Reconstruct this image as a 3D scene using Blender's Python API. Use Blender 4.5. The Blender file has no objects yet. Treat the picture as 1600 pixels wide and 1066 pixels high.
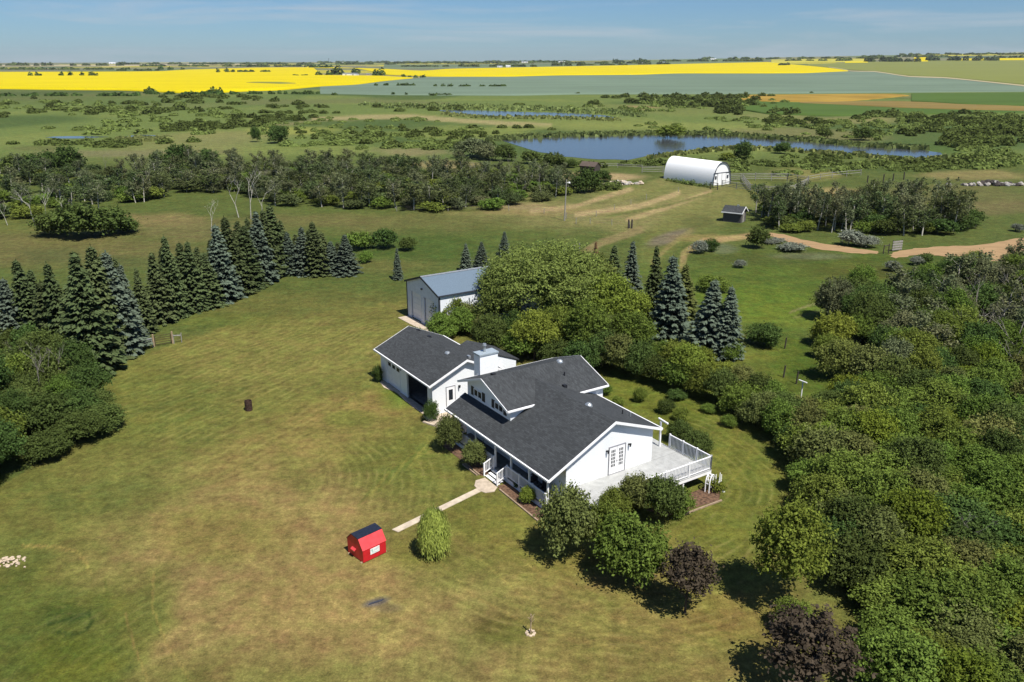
import bpy, bmesh, math, random
import numpy as np
from mathutils import Vector, Matrix
R=math.radians
sc=bpy.context.scene
# ---------------------------------------------------------------- camera, light, exposure
F=1277.0; CH=30.45; PIT=math.atan((533-94)/F)
cam_d=bpy.data.cameras.new('camera'); cam=bpy.data.objects.new('camera',cam_d); sc.collection.objects.link(cam)
cam_d.sensor_width=36; cam_d.lens=F*36/1600; cam_d.clip_end=40000; cam_d.clip_start=.5
cam.location=(0,0,CH); cam.rotation_euler=(math.pi/2-PIT,0,0); sc.camera=cam
TH=R(-56.8); U2=np.array([math.cos(TH),math.sin(TH)]); V2=np.array([-U2[1],U2[0]]); O2=np.array([3.85,51.92])
SEL=R(59.5); sh=U2+0.04*V2; sh/=np.linalg.norm(sh)
SUN=Vector((sh[0]*math.cos(SEL),sh[1]*math.cos(SEL),math.sin(SEL)))
w=bpy.data.worlds.new('World'); sc.world=w; w.use_nodes=True
nt=w.node_tree; nt.nodes.clear()
SKY_S=0.10
out=nt.nodes.new('ShaderNodeOutputWorld'); bg=nt.nodes.new('ShaderNodeBackground'); bg.inputs[1].default_value=SKY_S
sky=nt.nodes.new('ShaderNodeTexSky'); sky.sky_type='NISHITA'; sky.sun_disc=False; sky.sun_elevation=SEL
sky.sun_rotation=math.atan2(SUN.x,SUN.y); sky.altitude=500; sky.air_density=1.0; sky.dust_density=0.3; sky.ozone_density=2.5
tc=nt.nodes.new('ShaderNodeTexCoord'); mp=nt.nodes.new('ShaderNodeMapping'); mp.inputs['Scale'].default_value=(2.2,2.2,30)
nz=nt.nodes.new('ShaderNodeTexNoise'); nz.inputs['Scale'].default_value=1.6; nz.inputs['Detail'].default_value=6; nz.inputs['Roughness'].default_value=.6; nz.inputs['Distortion'].default_value=.6
rmp=nt.nodes.new('ShaderNodeValToRGB'); rmp.color_ramp.elements[0].position=.50; rmp.color_ramp.elements[1].position=.78
mul=nt.nodes.new('ShaderNodeMath'); mul.operation='MULTIPLY'; mul.inputs[1].default_value=.75
mix=nt.nodes.new('ShaderNodeMixRGB'); mix.inputs[2].default_value=(3.5,3.9,4.3,1)
tint=nt.nodes.new('ShaderNodeMixRGB'); tint.blend_type='MULTIPLY'; tint.inputs[0].default_value=1; tint.inputs[2].default_value=(.30,.44,.63,1)
L=nt.links.new
L(tc.outputs['Generated'],mp.inputs[0]); L(mp.outputs[0],nz.inputs[0]); L(nz.outputs[0],rmp.inputs[0]); L(rmp.outputs[0],mul.inputs[0]); L(mul.outputs[0],mix.inputs[0])
L(sky.outputs[0],tint.inputs[1]); L(tint.outputs[0],mix.inputs[1]); L(mix.outputs[0],bg.inputs[0]); L(bg.outputs[0],out.inputs[0])
sl=bpy.data.lights.new('sun','SUN'); sl.energy=4.9; sl.angle=R(.53); sl.color=(1,.955,.88)
so=bpy.data.objects.new('sun',sl); sc.collection.objects.link(so); so.rotation_euler=SUN.to_track_quat('Z','Y').to_euler()
sc.view_settings.view_transform='Standard'; sc.view_settings.look='None'; sc.view_settings.gamma=1; sc.view_settings.exposure=0.54
sc.render.engine='CYCLES'
KGAIN=1.85
# ---------------------------------------------------------------- projection helpers (photo pixel <-> place)
def g_interp(b): return np.interp(b,[-2,-.6,-.2,0,.3,.6,1,2],[0,0,7,14,47,80,100,120])
def terr(X,Y):
    X=np.asarray(X,float);Y=np.asarray(Y,float)
    r=np.clip((Y-1400)/4600,0,1); b=X/np.maximum(Y,1)
    und=.35*np.sin(X/37+1)*np.sin(Y/53+.5)*np.clip((np.hypot(X,Y)-95)/80,0,1)*np.clip((260-np.hypot(X,Y))/80,0,1)
    return g_interp(b)*r*r*(3-2*r)+und*0
def rays(px,py):
    a=np.asarray(px,float)-800; b=533-np.asarray(py,float)
    return a, F*math.cos(PIT)+b*math.sin(PIT), -F*math.sin(PIT)+b*math.cos(PIT)
MS=np.concatenate([[5],np.geomspace(20,16000,420)])
def gp(px,py,z=0.0):
    """points on the terrain seen at photo pixels; returns X,Y,Z arrays"""
    px=np.atleast_1d(np.asarray(px,float)); py=np.atleast_1d(np.asarray(py,float)); px,py=np.broadcast_arrays(px,py)
    dx,dy,dz=rays(px,py)
    Y=MS[None,:]; t=Y/dy[:,None]; X=t*dx[:,None]; Z=CH+t*dz[:,None]-z
    below=Z<terr(X,Y*np.ones_like(X))
    i=np.where(below.any(1),below.argmax(1),len(MS)-1); i=np.maximum(i,1)
    lo=MS[i-1].copy(); hi=MS[i].copy()
    for _ in range(30):
        m=(lo+hi)/2; t=m/dy; bl=(CH+t*dz-z)<terr(t*dx,m); hi=np.where(bl,m,hi); lo=np.where(bl,lo,m)
    t=hi/dy; X=t*dx; Yv=hi
    return X,Yv,terr(X,Yv)+z
def g1(px,py,z=0.0):
    X,Y,Z=gp(px,py,z); return Vector((X[0],Y[0],Z[0]))
def proj(X,Y,Z):
    v=np.asarray(Z)-CH; f=Y*math.cos(PIT)-v*math.sin(PIT); u=Y*math.sin(PIT)+v*math.cos(PIT)
    f=np.maximum(f,.01)
    return 800+X/f*F,533-u/f*F
def h_at(p,ytop):
    k=(533-ytop)/F; return CH+p[1]*((k*math.cos(PIT)-math.sin(PIT))/(math.cos(PIT)+k*math.sin(PIT)))-p[2]
def w_at(p,wpx):
    f=p[1]*math.cos(PIT)-(p[2]-CH)*math.sin(PIT); return wpx*f/F
def lin(c):
    c=np.asarray(c,float)/255; return np.where(c<=.04045,c/12.92,((c+.055)/1.055)**2.4)
def alb(c): return np.clip(lin(c)/KGAIN,0.002,.85)
# ---------------------------------------------------------------- materials
def newmat(name):
    m=bpy.data.materials.new(name); m.use_nodes=True; n=m.node_tree; b=n.nodes['Principled BSDF']; return m,n,b
def mat(name,col,rough=.7,metal=0,noise=.12,nscale=6,bump=0,bscale=30,spec=.3,obj=True):
    m,n,b=newmat(name); b.inputs['Roughness'].default_value=rough; b.inputs['Metallic'].default_value=metal; b.inputs['Specular IOR Level'].default_value=spec
    t=n.nodes.new('ShaderNodeTexCoord'); z=n.nodes.new('ShaderNodeTexNoise'); z.inputs['Scale'].default_value=nscale; z.inputs['Detail'].default_value=5
    n.links.new(t.outputs['Object'],z.inputs[0])
    mr=n.nodes.new('ShaderNodeMapRange'); mr.inputs['To Min'].default_value=1-noise*2; mr.inputs['To Max'].default_value=1+noise*1.2
    mr.inputs['From Min'].default_value=.25; mr.inputs['From Max'].default_value=.75
    n.links.new(z.outputs[0],mr.inputs[0])
    mx=n.nodes.new('ShaderNodeMixRGB'); mx.blend_type='MULTIPLY'; mx.inputs[0].default_value=1; mx.inputs[1].default_value=(*col,1)
    n.links.new(mr.outputs[0],mx.inputs[2]); n.links.new(mx.outputs[0],b.inputs['Base Color'])
    if bump:
        z2=n.nodes.new('ShaderNodeTexNoise'); z2.inputs['Scale'].default_value=bscale; z2.inputs['Detail'].default_value=3; n.links.new(t.outputs['Object'],z2.inputs[0])
        bp=n.nodes.new('ShaderNodeBump'); bp.inputs['Strength'].default_value=bump; bp.inputs['Distance'].default_value=.03; n.links.new(z2.outputs[0],bp.inputs['Height']); n.links.new(bp.outputs[0],b.inputs['Normal'])
    return m
def addwave(m,axis,scale,depth=.4,profile='SAW',col=.0):
    """fine lap / rib relief on a surface"""
    n=m.node_tree; b=n.nodes['Principled BSDF']; t=n.nodes.new('ShaderNodeTexCoord')
    wv=n.nodes.new('ShaderNodeTexWave'); wv.bands_direction=axis; wv.wave_profile=profile; wv.inputs['Scale'].default_value=scale; wv.inputs['Distortion'].default_value=0
    n.links.new(t.outputs['Object'],wv.inputs[0]); bp=n.nodes.new('ShaderNodeBump'); bp.inputs['Strength'].default_value=depth; bp.inputs['Distance'].default_value=.02
    n.links.new(wv.outputs[1],bp.inputs['Height'])
    old=b.inputs['Normal'].links
    if old: n.links.new(old[0].from_socket,bp.inputs['Normal'])
    n.links.new(bp.outputs[0],b.inputs['Normal']); return m
M={}
M['white']=addwave(mat('white_siding',(.80,.82,.83),.55,noise=.03,nscale=.7),'Z',2.2,.5)
M['trim']=mat('white_trim',(.80,.80,.80),.45,noise=.04,nscale=3)
M['soffit']=mat('soffit',(.7,.71,.73),.6,noise=.03)
M['grey_trim']=mat('grey_door_frame',(.25,.25,.27),.5)
M['dark_glass']=mat('window_glass',(.02,.025,.03),.25,spec=.15,noise=.1)
M['black']=mat('black_paint',(.02,.021,.025),.5,noise=.15)
M['charcoal_trim']=mat('charcoal_metal',(.045,.05,.065),.45)
M['roof']=None
def roofmat(name,col,bx=1.0):
    m,n,b=newmat(name); b.inputs['Roughness'].default_value=.9; b.inputs['Specular IOR Level'].default_value=.25
    t=n.nodes.new('ShaderNodeTexCoord')
    mpn=n.nodes.new('ShaderNodeMapping'); n.links.new(t.outputs['Object'],mpn.inputs[0])
    br=n.nodes.new('ShaderNodeTexBrick'); br.inputs['Scale'].default_value=1.0; br.inputs['Brick Width'].default_value=.33; br.inputs['Row Height'].default_value=.13; br.inputs['Mortar Size'].default_value=.008
    br.inputs['Color1'].default_value=(1.18,1.18,1.18,1); br.inputs['Color2'].default_value=(.74,.74,.74,1); br.inputs['Mortar'].default_value=(.5,.5,.5,1)
    n.links.new(mpn.outputs[0],br.inputs[0])
    z=n.nodes.new('ShaderNodeTexNoise'); z.inputs['Scale'].default_value=14; z.inputs['Detail'].default_value=6; z.inputs['Roughness'].default_value=.7; n.links.new(t.outputs['Object'],z.inputs[0])
    mr=n.nodes.new('ShaderNodeMapRange'); mr.inputs['From Min'].default_value=.3; mr.inputs['From Max'].default_value=.7; mr.inputs['To Min'].default_value=.7; mr.inputs['To Max'].default_value=1.35; n.links.new(z.outputs[0],mr.inputs[0])
    z3=n.nodes.new('ShaderNodeTexNoise'); z3.inputs['Scale'].default_value=.5; z3.inputs['Detail'].default_value=3; n.links.new(t.outputs['Object'],z3.inputs[0])
    mr3=n.nodes.new('ShaderNodeMapRange'); mr3.inputs['To Min'].default_value=.8; mr3.inputs['To Max'].default_value=1.2; n.links.new(z3.outputs[0],mr3.inputs[0])
    a=n.nodes.new('ShaderNodeMixRGB'); a.blend_type='MULTIPLY'; a.inputs[0].default_value=1; a.inputs[1].default_value=(*col,1); n.links.new(br.outputs[0],a.inputs[2])
    c=n.nodes.new('ShaderNodeMixRGB'); c.blend_type='MULTIPLY'; c.inputs[0].default_value=1; n.links.new(a.outputs[0],c.inputs[1]); n.links.new(mr.outputs[0],c.inputs[2])
    d=n.nodes.new('ShaderNodeMixRGB'); d.blend_type='MULTIPLY'; d.inputs[0].default_value=1; n.links.new(c.outputs[0],d.inputs[1]); n.links.new(mr3.outputs[0],d.inputs[2])
    n.links.new(d.outputs[0],b.inputs['Base Color'])
    bp=n.nodes.new('ShaderNodeBump'); bp.inputs['Strength'].default_value=.5; bp.inputs['Distance'].default_value=.03; n.links.new(br.outputs[0],bp.inputs['Height']); n.links.new(bp.outputs[0],b.inputs['Normal'])
    return m
M['roof']=roofmat('asphalt_shingles',(.046,.050,.053))
M['metal_roof']=addwave(mat('blue_grey_metal',(.16,.215,.27),.45,metal=.25,noise=.06),'Y',3.2,.6,'SIN')
M['metal_wall']=addwave(mat('white_metal_wall',(.72,.75,.79),.45,noise=.06,nscale=2),'DIAGONAL',4,.35,'SIN')
M['tarp']=mat('white_tarp',(.93,.93,.92),.6,noise=.0,nscale=.6)
M['wood_old']=addwave(mat('weathered_wood',(.09,.085,.08),.85,noise=.35,nscale=8),'X',3,.6)
M['wood_grey']=mat('grey_wood',(.27,.26,.24),.85,noise=.3,nscale=8)
M['wood_dark']=mat('dark_wood_posts',(.055,.045,.04),.85,noise=.3)
M['wood_tan']=mat('tan_wood',(.32,.24,.15),.8,noise=.2)
M['deck']=mat('deck_boards',(.37,.375,.365),.75,noise=.10,nscale=2.2)
M['porch']=mat('porch_boards',(.13,.14,.135),.75,noise=.2,nscale=3)
M['concrete']=mat('concrete',(.46,.38,.29),.85,noise=.16,nscale=2.5,bump=.2)
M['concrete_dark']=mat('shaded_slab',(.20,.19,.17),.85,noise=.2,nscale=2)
M['mulch']=mat('bark_mulch',(.13,.075,.045),.95,noise=.4,nscale=5,bump=.6)
M['edging']=mat('timber_edging',(.30,.22,.15),.85,noise=.2)
M['red']=mat('red_paint',(.50,.012,.022),.4,noise=.12,nscale=3,spec=.4)
M['red_light']=mat('faded_red_panel',(.62,.055,.06),.35,noise=.12,nscale=3,spec=.5)
M['navy']=mat('dark_roof_sheet',(.015,.02,.035),.5,noise=.2)
M['rust']=mat('rusty_steel',(.05,.028,.02),.8,noise=.4)
M['galv']=mat('galvanised_steel',(.42,.45,.47),.35,metal=.6,noise=.15)
M['capmetal']=mat('pale_metal_cap',(.36,.42,.46),.4,metal=.2,noise=.1)
M['stone']=mat('field_stone',(.36,.33,.29),.9,noise=.3,nscale=2,bump=.4)
M['sand']=mat('pale_rubble',(.50,.40,.29),.9,noise=.25,nscale=3,bump=.4)
M['bark']=mat('bark',(.07,.055,.04),.9,noise=.3)
M['bark_pale']=mat('pale_bark',(.44,.42,.36),.85,noise=.25,nscale=3)
M['bark_grey']=mat('grey_dead_wood',(.22,.20,.17),.9,noise=.25)
M['flower']=mat('white_petals',(.8,.8,.74),.6,noise=.05)
M['brick']=mat('brown_brick',(.24,.12,.08),.85,noise=.25)
M['interior']=mat('garage_interior',(.08,.08,.08),.9,noise=.2)
def leafmat(name,c,hue=.03,var=.5,trans=.28):
    m=bpy.data.materials.new(name); m.use_nodes=True; n=m.node_tree; n.nodes.clear()
    o=n.nodes.new('ShaderNodeOutputMaterial'); at=n.nodes.new('ShaderNodeAttribute'); at.attribute_name='rnd'
    oi=n.nodes.new('ShaderNodeObjectInfo')
    v=n.nodes.new('ShaderNodeMapRange'); v.inputs['To Min'].default_value=1-var; v.inputs['To Max'].default_value=1+var; n.links.new(at.outputs['Fac'],v.inputs[0])
    v2=n.nodes.new('ShaderNodeMapRange'); v2.inputs['To Min'].default_value=.8; v2.inputs['To Max'].default_value=1.22; n.links.new(oi.outputs['Random'],v2.inputs[0])
    vm=n.nodes.new('ShaderNodeMath'); vm.operation='MULTIPLY'; n.links.new(v.outputs[0],vm.inputs[0]); n.links.new(v2.outputs[0],vm.inputs[1])
    hs=n.nodes.new('ShaderNodeHueSaturation'); hs.inputs['Color'].default_value=(*c,1)
    fr=n.nodes.new('ShaderNodeMath'); fr.operation='MULTIPLY_ADD'; fr.inputs[1].default_value=7.31; fr.inputs[2].default_value=0; n.links.new(oi.outputs['Random'],fr.inputs[0])
    f2=n.nodes.new('ShaderNodeMath'); f2.operation='FRACT'; n.links.new(fr.outputs[0],f2.inputs[0])
    h=n.nodes.new('ShaderNodeMapRange'); h.inputs['To Min'].default_value=.5-hue; h.inputs['To Max'].default_value=.5+hue*.6; n.links.new(f2.outputs[0],h.inputs[0]); n.links.new(h.outputs[0],hs.inputs['Hue'])
    n.links.new(vm.outputs[0],hs.inputs['Value'])
    d=n.nodes.new('ShaderNodeBsdfDiffuse'); tr=n.nodes.new('ShaderNodeBsdfTranslucent'); mx=n.nodes.new('ShaderNodeMixShader'); mx.inputs[0].default_value=trans
    n.links.new(hs.outputs[0],d.inputs[0]); n.links.new(hs.outputs[0],tr.inputs[0]); n.links.new(d.outputs[0],mx.inputs[1]); n.links.new(tr.outputs[0],mx.inputs[2]); n.links.new(mx.outputs[0],o.inputs[0])
    return m
M['lf_dark']=leafmat('dark_green_leaves',(.068,.104,.028),var=.65)
M['lf_mid']=leafmat('green_leaves',(.115,.165,.032),var=.65)
M['lf_bright']=leafmat('yellow_green_leaves',(.165,.200,.034),.02,.55)
M['lf_olive']=leafmat('olive_willow_leaves',(.142,.182,.046),.02)
M['lf_grey']=leafmat('grey_green_leaves',(.125,.145,.070),.03)
M['lf_silver']=leafmat('silver_leaves',(.20,.22,.17),.02)
M['lf_brown']=leafmat('brownish_leaves',(.125,.142,.044),.02,.6)
M['lf_purple']=leafmat('purple_leaves',(.058,.047,.032),.02)
M['nd_blue']=leafmat('blue_spruce_needles',(.080,.104,.074),.015,.42,.1)
M['nd_green']=leafmat('green_spruce_needles',(.064,.084,.034),.015,.42,.1)
M['nd_red']=leafmat('dying_spruce_needles',(.14,.085,.045),.02,.4,.1)
M['reed']=leafmat('reed_blades',(.17,.21,.07),.03)
# ---------------------------------------------------------------- object helpers
C=sc.collection
def tag(o,label=None,cat=None,group=None,kind=None):
    if label:o['label']=label
    if cat:o['category']=cat
    if group:o['group']=group
    if kind:o['kind']=kind
    return o
def empty(name,loc,rz=0,label=None,cat=None,group=None):
    o=bpy.data.objects.new(name,None); C.objects.link(o); o.location=loc; o.rotation_euler=(0,0,rz); o.empty_display_size=.3
    return tag(o,label,cat,group)
class MB:
    def __init__(s): s.b=bmesh.new()
    def prism(s,pts,vec):
        """closed polygon pts extruded by vec"""
        v=Vector(vec); a=[s.b.verts.new(p) for p in pts]; c=[s.b.verts.new(Vector(p)+v) for p in pts]
        n=len(a)
        s.b.faces.new(a[::-1]); s.b.faces.new(c)
        for i in range(n): s.b.faces.new((a[i],a[(i+1)%n],c[(i+1)%n],c[i]))
        return s
    def box(s,x0,x1,y0,y1,z0,z1):
        return s.prism([(x0,y0,z0),(x1,y0,z0),(x1,y1,z0),(x0,y1,z0)],(0,0,z1-z0))
    def slab(s,corners,th):
        """sloped slab: top corners, thickness downwards"""
        return s.prism([Vector(c)-Vector((0,0,th)) for c in corners],(0,0,th))
    def tube(s,p0,p1,r0,r1=None,n=6,cap=True):
        r1=r0 if r1 is None else r1; p0=Vector(p0);p1=Vector(p1); d=(p1-p0).normalized(); a=d.orthogonal().normalized(); b=d.cross(a)
        A=[s.b.verts.new(p0+(a*math.cos(k*2*math.pi/n)+b*math.sin(k*2*math.pi/n))*r0) for k in range(n)]
        B=[s.b.verts.new(p1+(a*math.cos(k*2*math.pi/n)+b*math.sin(k*2*math.pi/n))*r1) for k in range(n)]
        for i in range(n): s.b.faces.new((A[i],A[(i+1)%n],B[(i+1)%n],B[i]))
        if cap: s.b.faces.new(A[::-1]); s.b.faces.new(B)
        return s
    def quad(s,*p): s.b.faces.new([s.b.verts.new(q) for q in p]); return s
    def build(s,name,m,parent=None,bevel=0):
        bmesh.ops.recalc_face_normals(s.b,faces=s.b.faces)
        if bevel: bmesh.ops.bevel(s.b,geom=s.b.edges[:],offset=bevel,segments=1,affect='EDGES')
        me=bpy.data.meshes.new(name); s.b.to_mesh(me); s.b.free()
        for k in (m if isinstance(m,(list,tuple)) else [m]): me.materials.append(k)
        o=bpy.data.objects.new(name,me); C.objects.link(o)
        if parent: o.parent=parent
        return o
def box(name,m,parent,*a,bevel=0): return MB().box(*a).build(name,m,parent,bevel)
def copy_at(o,parent,loc,rot=None,scale=None):
    c=o.copy(); C.objects.link(c); c.parent=parent; c.location=loc
    if rot is not None: c.rotation_euler=rot
    if scale is not None: c.scale=scale
    return c
def np_mesh(name,V,Fq,mats,rnd=None,midx=None,smooth=False):
    me=bpy.data.meshes.new(name); V=np.asarray(V,np.float32); Fq=np.asarray(Fq,np.int32); k=Fq.shape[1]; n=len(Fq)
    me.vertices.add(len(V)); me.vertices.foreach_set('co',V.ravel()); me.loops.add(n*k); me.loops.foreach_set('vertex_index',Fq.ravel())
    me.polygons.add(n); me.polygons.foreach_set('loop_start',np.arange(0,n*k,k,dtype=np.int32)); me.polygons.foreach_set('loop_total',np.full(n,k,np.int32))
    for m in mats: me.materials.append(m)
    if midx is not None: me.polygons.foreach_set('material_index',np.asarray(midx,np.int32))
    if smooth: me.polygons.foreach_set('use_smooth',np.ones(n,bool))
    if rnd is not None:
        at=me.attributes.new('rnd','FLOAT','FACE'); at.data.foreach_set('value',np.asarray(rnd,np.float32))
    me.update(calc_edges=True); return me
# ================================================================ ground sheet
def ss(x): x=np.clip(x,0,1); return x*x*(3-2*x)
def vnoise(X,Y,s,seed=0):
    """smooth value noise"""
    rs=np.random.RandomState(seed); T=rs.rand(256,256)
    x=X/s;y=Y/s; xi=np.floor(x).astype(int);yi=np.floor(y).astype(int);fx=ss(x-xi);fy=ss(y-yi)
    g=lambda a,b:T[a%256,b%256]
    return (g(xi,yi)*(1-fx)+g(xi+1,yi)*fx)*(1-fy)+(g(xi,yi+1)*(1-fx)+g(xi+1,yi+1)*fx)*fy
def seg_d(px,py,pts):
    d=np.full(px.shape,1e9)
    for (x0,y0),(x1,y1) in zip(pts[:-1],pts[1:]):
        vx,vy=x1-x0,y1-y0; t=np.clip(((px-x0)*vx+(py-y0)*vy)/(vx*vx+vy*vy),0,1)
        d=np.minimum(d,np.hypot(px-x0-t*vx,(py-y0-t*vy)))
    return d
def inpoly(px,py,poly):
    r=np.zeros(np.shape(px),bool); n=len(poly)
    for i in range(n):
        x0,y0=poly[i];x1,y1=poly[(i+1)%n]
        if y0==y1: continue
        c=((y0>py)!=(y1>py))&(px<(x1-x0)*(py-y0)/(y1-y0)+x0); r^=c
    return r
ang=np.concatenate([np.arange(-180,-50,3.0),np.arange(-50,50,.15),np.arange(50,180.1,3.0)])
dep=np.concatenate([[89,80,70,60,52],np.arange(46,14,-.14),np.arange(14,3.0,-.10),np.arange(3.0,1.2,-.05),np.arange(1.2,.16,-.03)])
rad=np.concatenate([[0.3],CH/np.tan(np.radians(dep))[1:],[11500]])
A_,R_=np.meshgrid(np.radians(ang),rad); GX=R_*np.sin(A_); GY=R_*np.cos(A_); GZ=terr(GX,GY)
PX,PY=proj(GX,GY,GZ); PX=np.where(GY>1,PX,np.sign(GX)*3000); PY=np.where(GY>1,PY,2500); PXc=np.clip(PX,-1500,3100); PYc=np.clip(PY,90,1300)
col=np.zeros(GX.shape+(3,))
LK=np.array([1,1,1.])
def put(c,mask):
    a=lin(np.array(c)*LK)/KGAIN; col[:]=col*(1-mask[...,None])+a*mask[...,None]
n1=vnoise(GX,GY,60,1); n2=vnoise(GX,GY,17,2); n3=vnoise(GX,GY,5,3); n4=vnoise(GX,GY,1.7,4)
NN=(n2-.5)*.9+(n3-.5)*.7+(n4-.5)*.35
def blob(x,y,rx,ry,c,s=1,rot=0,nz=.5):
    dx,dy=PXc-x,PYc-y; a=R(rot); u=dx*math.cos(a)+dy*math.sin(a); v=-dx*math.sin(a)+dy*math.cos(a)
    d=np.sqrt((u/rx)**2+(v/ry)**2)+NN*nz
    put(c,s*ss((1.25-d)/.75))
def stroke(pts,wd,c,s=1,soft=.6,nz=.5):
    d=seg_d(PXc,PYc,pts)/(wd/2)+NN*nz; put(c,s*ss((1+soft-d)/soft/1.5))
def area(poly,c,s=1,nz=0):
    put(c,s*inpoly(PXc+NN*nz,PYc+NN*nz*.5,poly).astype(float))
put((96,108,52),np.ones(GX.shape))
# --- wetland and pasture beyond the yard
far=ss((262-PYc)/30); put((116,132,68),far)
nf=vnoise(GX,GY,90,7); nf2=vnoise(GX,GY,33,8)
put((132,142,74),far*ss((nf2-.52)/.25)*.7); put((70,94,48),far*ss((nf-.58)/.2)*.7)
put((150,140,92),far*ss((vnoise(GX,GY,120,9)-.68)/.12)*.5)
# far patchwork of farmland beyond the named fields
fa=ss((141-PYc)/3)
pat=np.floor(GX/640)*7.13+np.floor(GY/520)*3.77; pr_=np.modf(np.abs(np.sin(pat)*437.5))[0]
for lo,hi,c in ((0,.28,(118,136,88)),(.28,.46,(140,140,96)),(.46,.60,(196,186,70)),(.60,.78,(128,132,104)),(.78,.9,(96,118,82)),(.9,1.01,(150,146,110))): put(c,fa*((pr_>=lo)&(pr_<hi)))
blob(60,150,260,12,(92,104,58),.7); blob(300,160,260,14,(104,122,62),.7)
stroke([(380,160),(560,158),(700,163)],7,(118,122,74),.7)
stroke([(490,186),(560,184),(640,182),(700,187),(780,193),(860,196)],6,(172,160,110),.9)
stroke([(430,196),(500,188)],5,(150,142,96),.6)
blob(640,238,70,7,(150,138,98),.7); blob(695,257,60,7,(158,142,98),.8); blob(460,204,70,7,(158,162,80),.8); blob(730,208,120,12,(140,150,76),.7)
blob(1000,199,220,7,(142,150,78),.7); blob(1330,188,100,6,(146,142,88),.8); blob(1210,182,60,6,(140,140,84),.6); blob(1440,170,60,5,(128,136,76),.6)
blob(1040,170,160,10,(120,128,70),.6); blob(1000,168,30,3,(168,142,98),.6)
blob(1260,274,70,10,(150,142,84),.7); blob(1520,274,90,8,(152,138,88),.8); blob(1500,310,140,28,(116,114,66),.8); blob(1560,325,60,12,(124,112,74),.6)
blob(170,240,170,6,(132,128,88),.8); blob(320,238,80,5,(128,126,82),.7); blob(60,232,60,5,(108,108,64),.6)
blob(1450,235,60,12,(78,104,48),.7); blob(1400,262,120,8,(74,96,46),.6)
# --- meadows in the middle distance
blob(80,388,330,32,(118,112,66),.85); blob(30,352,150,14,(112,116,58),.6); blob(250,345,80,12,(146,128,84),.7); blob(90,400,60,14,(92,100,56),.6); blob(210,410,80,12,(88,100,52),.6)
blob(340,360,120,16,(124,116,72),.7); blob(480,400,160,20,(98,104,54),.6)
blob(660,350,300,20,(112,112,62),.8); blob(500,345,130,12,(118,112,66),.6); blob(640,388,190,26,(80,100,42),.85); blob(830,370,120,26,(92,106,48),.7); blob(880,400,120,18,(96,106,52),.5)
blob(590,415,120,12,(110,110,58),.7)
# yard and tracks leading to the white shelter
blob(960,332,200,36,(142,136,84),.9); blob(1110,310,110,26,(150,142,88),.85); blob(930,276,90,6,(186,162,118),.9); blob(1290,302,55,9,(180,158,104),.85); blob(1000,300,80,14,(132,134,72),.8)
blob(850,330,120,8,(152,136,88),.7); blob(810,322,60,6,(166,146,104),.7)
stroke([(960,318),(1000,300),(1040,282)],14,(140,136,80),.6)
stroke([(900,336),(1000,322),(1060,302)],7,(188,166,118),.9); stroke([(980,344),(1050,322),(1110,300)],6,(184,162,114),.85); stroke([(830,330),(900,322),(985,296)],7,(182,160,114),.85)
stroke([(950,338),(1040,322),(1120,300)],3,(100,112,52),.7)
stroke([(1020,392),(1060,350),(1110,330),(1180,300)],42,(122,126,64),.6)
blob(1045,372,40,9,(128,116,98),.85,-18); blob(1090,347,32,10,(100,104,56),.7); blob(1100,372,60,6,(158,140,86),.7)
stroke([(1064,425),(1070,395),(1098,378),(1200,366)],8,(184,158,108),.9); stroke([(1020,410),(1045,385),(1080,360)],6,(152,138,86),.6)
stroke([(905,400),(940,378),(1000,360)],10,(152,134,92),.7)
# right-hand meadow
blob(1260,440,250,52,(92,110,42),.95); blob(1500,420,160,30,(80,96,38),.8); blob(1330,425,90,16,(92,92,42),.6); blob(1180,470,100,30,(104,124,42),.8); blob(1230,495,90,24,(110,126,44),.7)
blob(1200,405,120,12,(84,92,44),.6); blob(1260,400,60,6,(120,124,92),.6); blob(1130,388,24,8,(120,126,96),.6)
stroke([(1235,488),(1262,478),(1300,470),(1380,464)],2.5,(150,140,96),.7,nz=.3); stroke([(1240,497),(1280,486),(1330,480)],2.5,(136,132,84),.5,nz=.3)
blob(1240,590,70,70,(84,104,34),.95); blob(1290,620,60,24,(88,108,38),.8); blob(1530,610,60,30,(30,40,18),.7); blob(1170,570,40,40,(104,112,50),.6)
# --- mown lawn
LK=np.array([1.12,1.09,1.10])
lawnpoly=[(-1500,1400),(-1500,760),(0,760),(185,650),(150,580),(270,536),(330,516),(400,498),(520,482),(640,468),(700,480),(780,545),(1000,575),(1160,640),(1230,700),(1300,880),(1400,1100),(1400,1400)]
lm=inpoly(PXc+NN*8,PYc+NN*4,lawnpoly).astype(float)
put((112,114,56),lm)
blob(430,480,260,26,(106,106,54),.6); blob(330,500,120,14,(98,110,48),.5)
blob(1130,730,170,170,(104,112,46),.85); blob(1050,620,170,50,(96,108,38),.8)
blob(760,1010,420,130,(136,128,74),.8); blob(380,900,280,210,(142,127,78),.9); blob(520,960,200,90,(150,134,80),.6); blob(480,690,200,60,(134,124,68),.7,-16); blob(560,636,140,26,(138,124,70),.5,-10)
blob(240,650,130,90,(102,110,50),.75); blob(150,770,170,50,(98,108,50),.7); blob(190,720,160,26,(116,116,58),.5,-25); blob(430,560,180,50,(124,122,64),.6)
blob(40,990,190,120,(84,98,40),.8,0,1.2); blob(205,950,60,90,(96,108,44),.5,0,1.2); blob(110,1040,80,60,(96,106,36),.6); blob(40,850,60,30,(96,108,50),.5)
blob(330,830,120,50,(128,122,62),.6); blob(520,820,110,50,(140,126,74),.5); blob(440,760,100,50,(138,126,74),.45)
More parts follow.
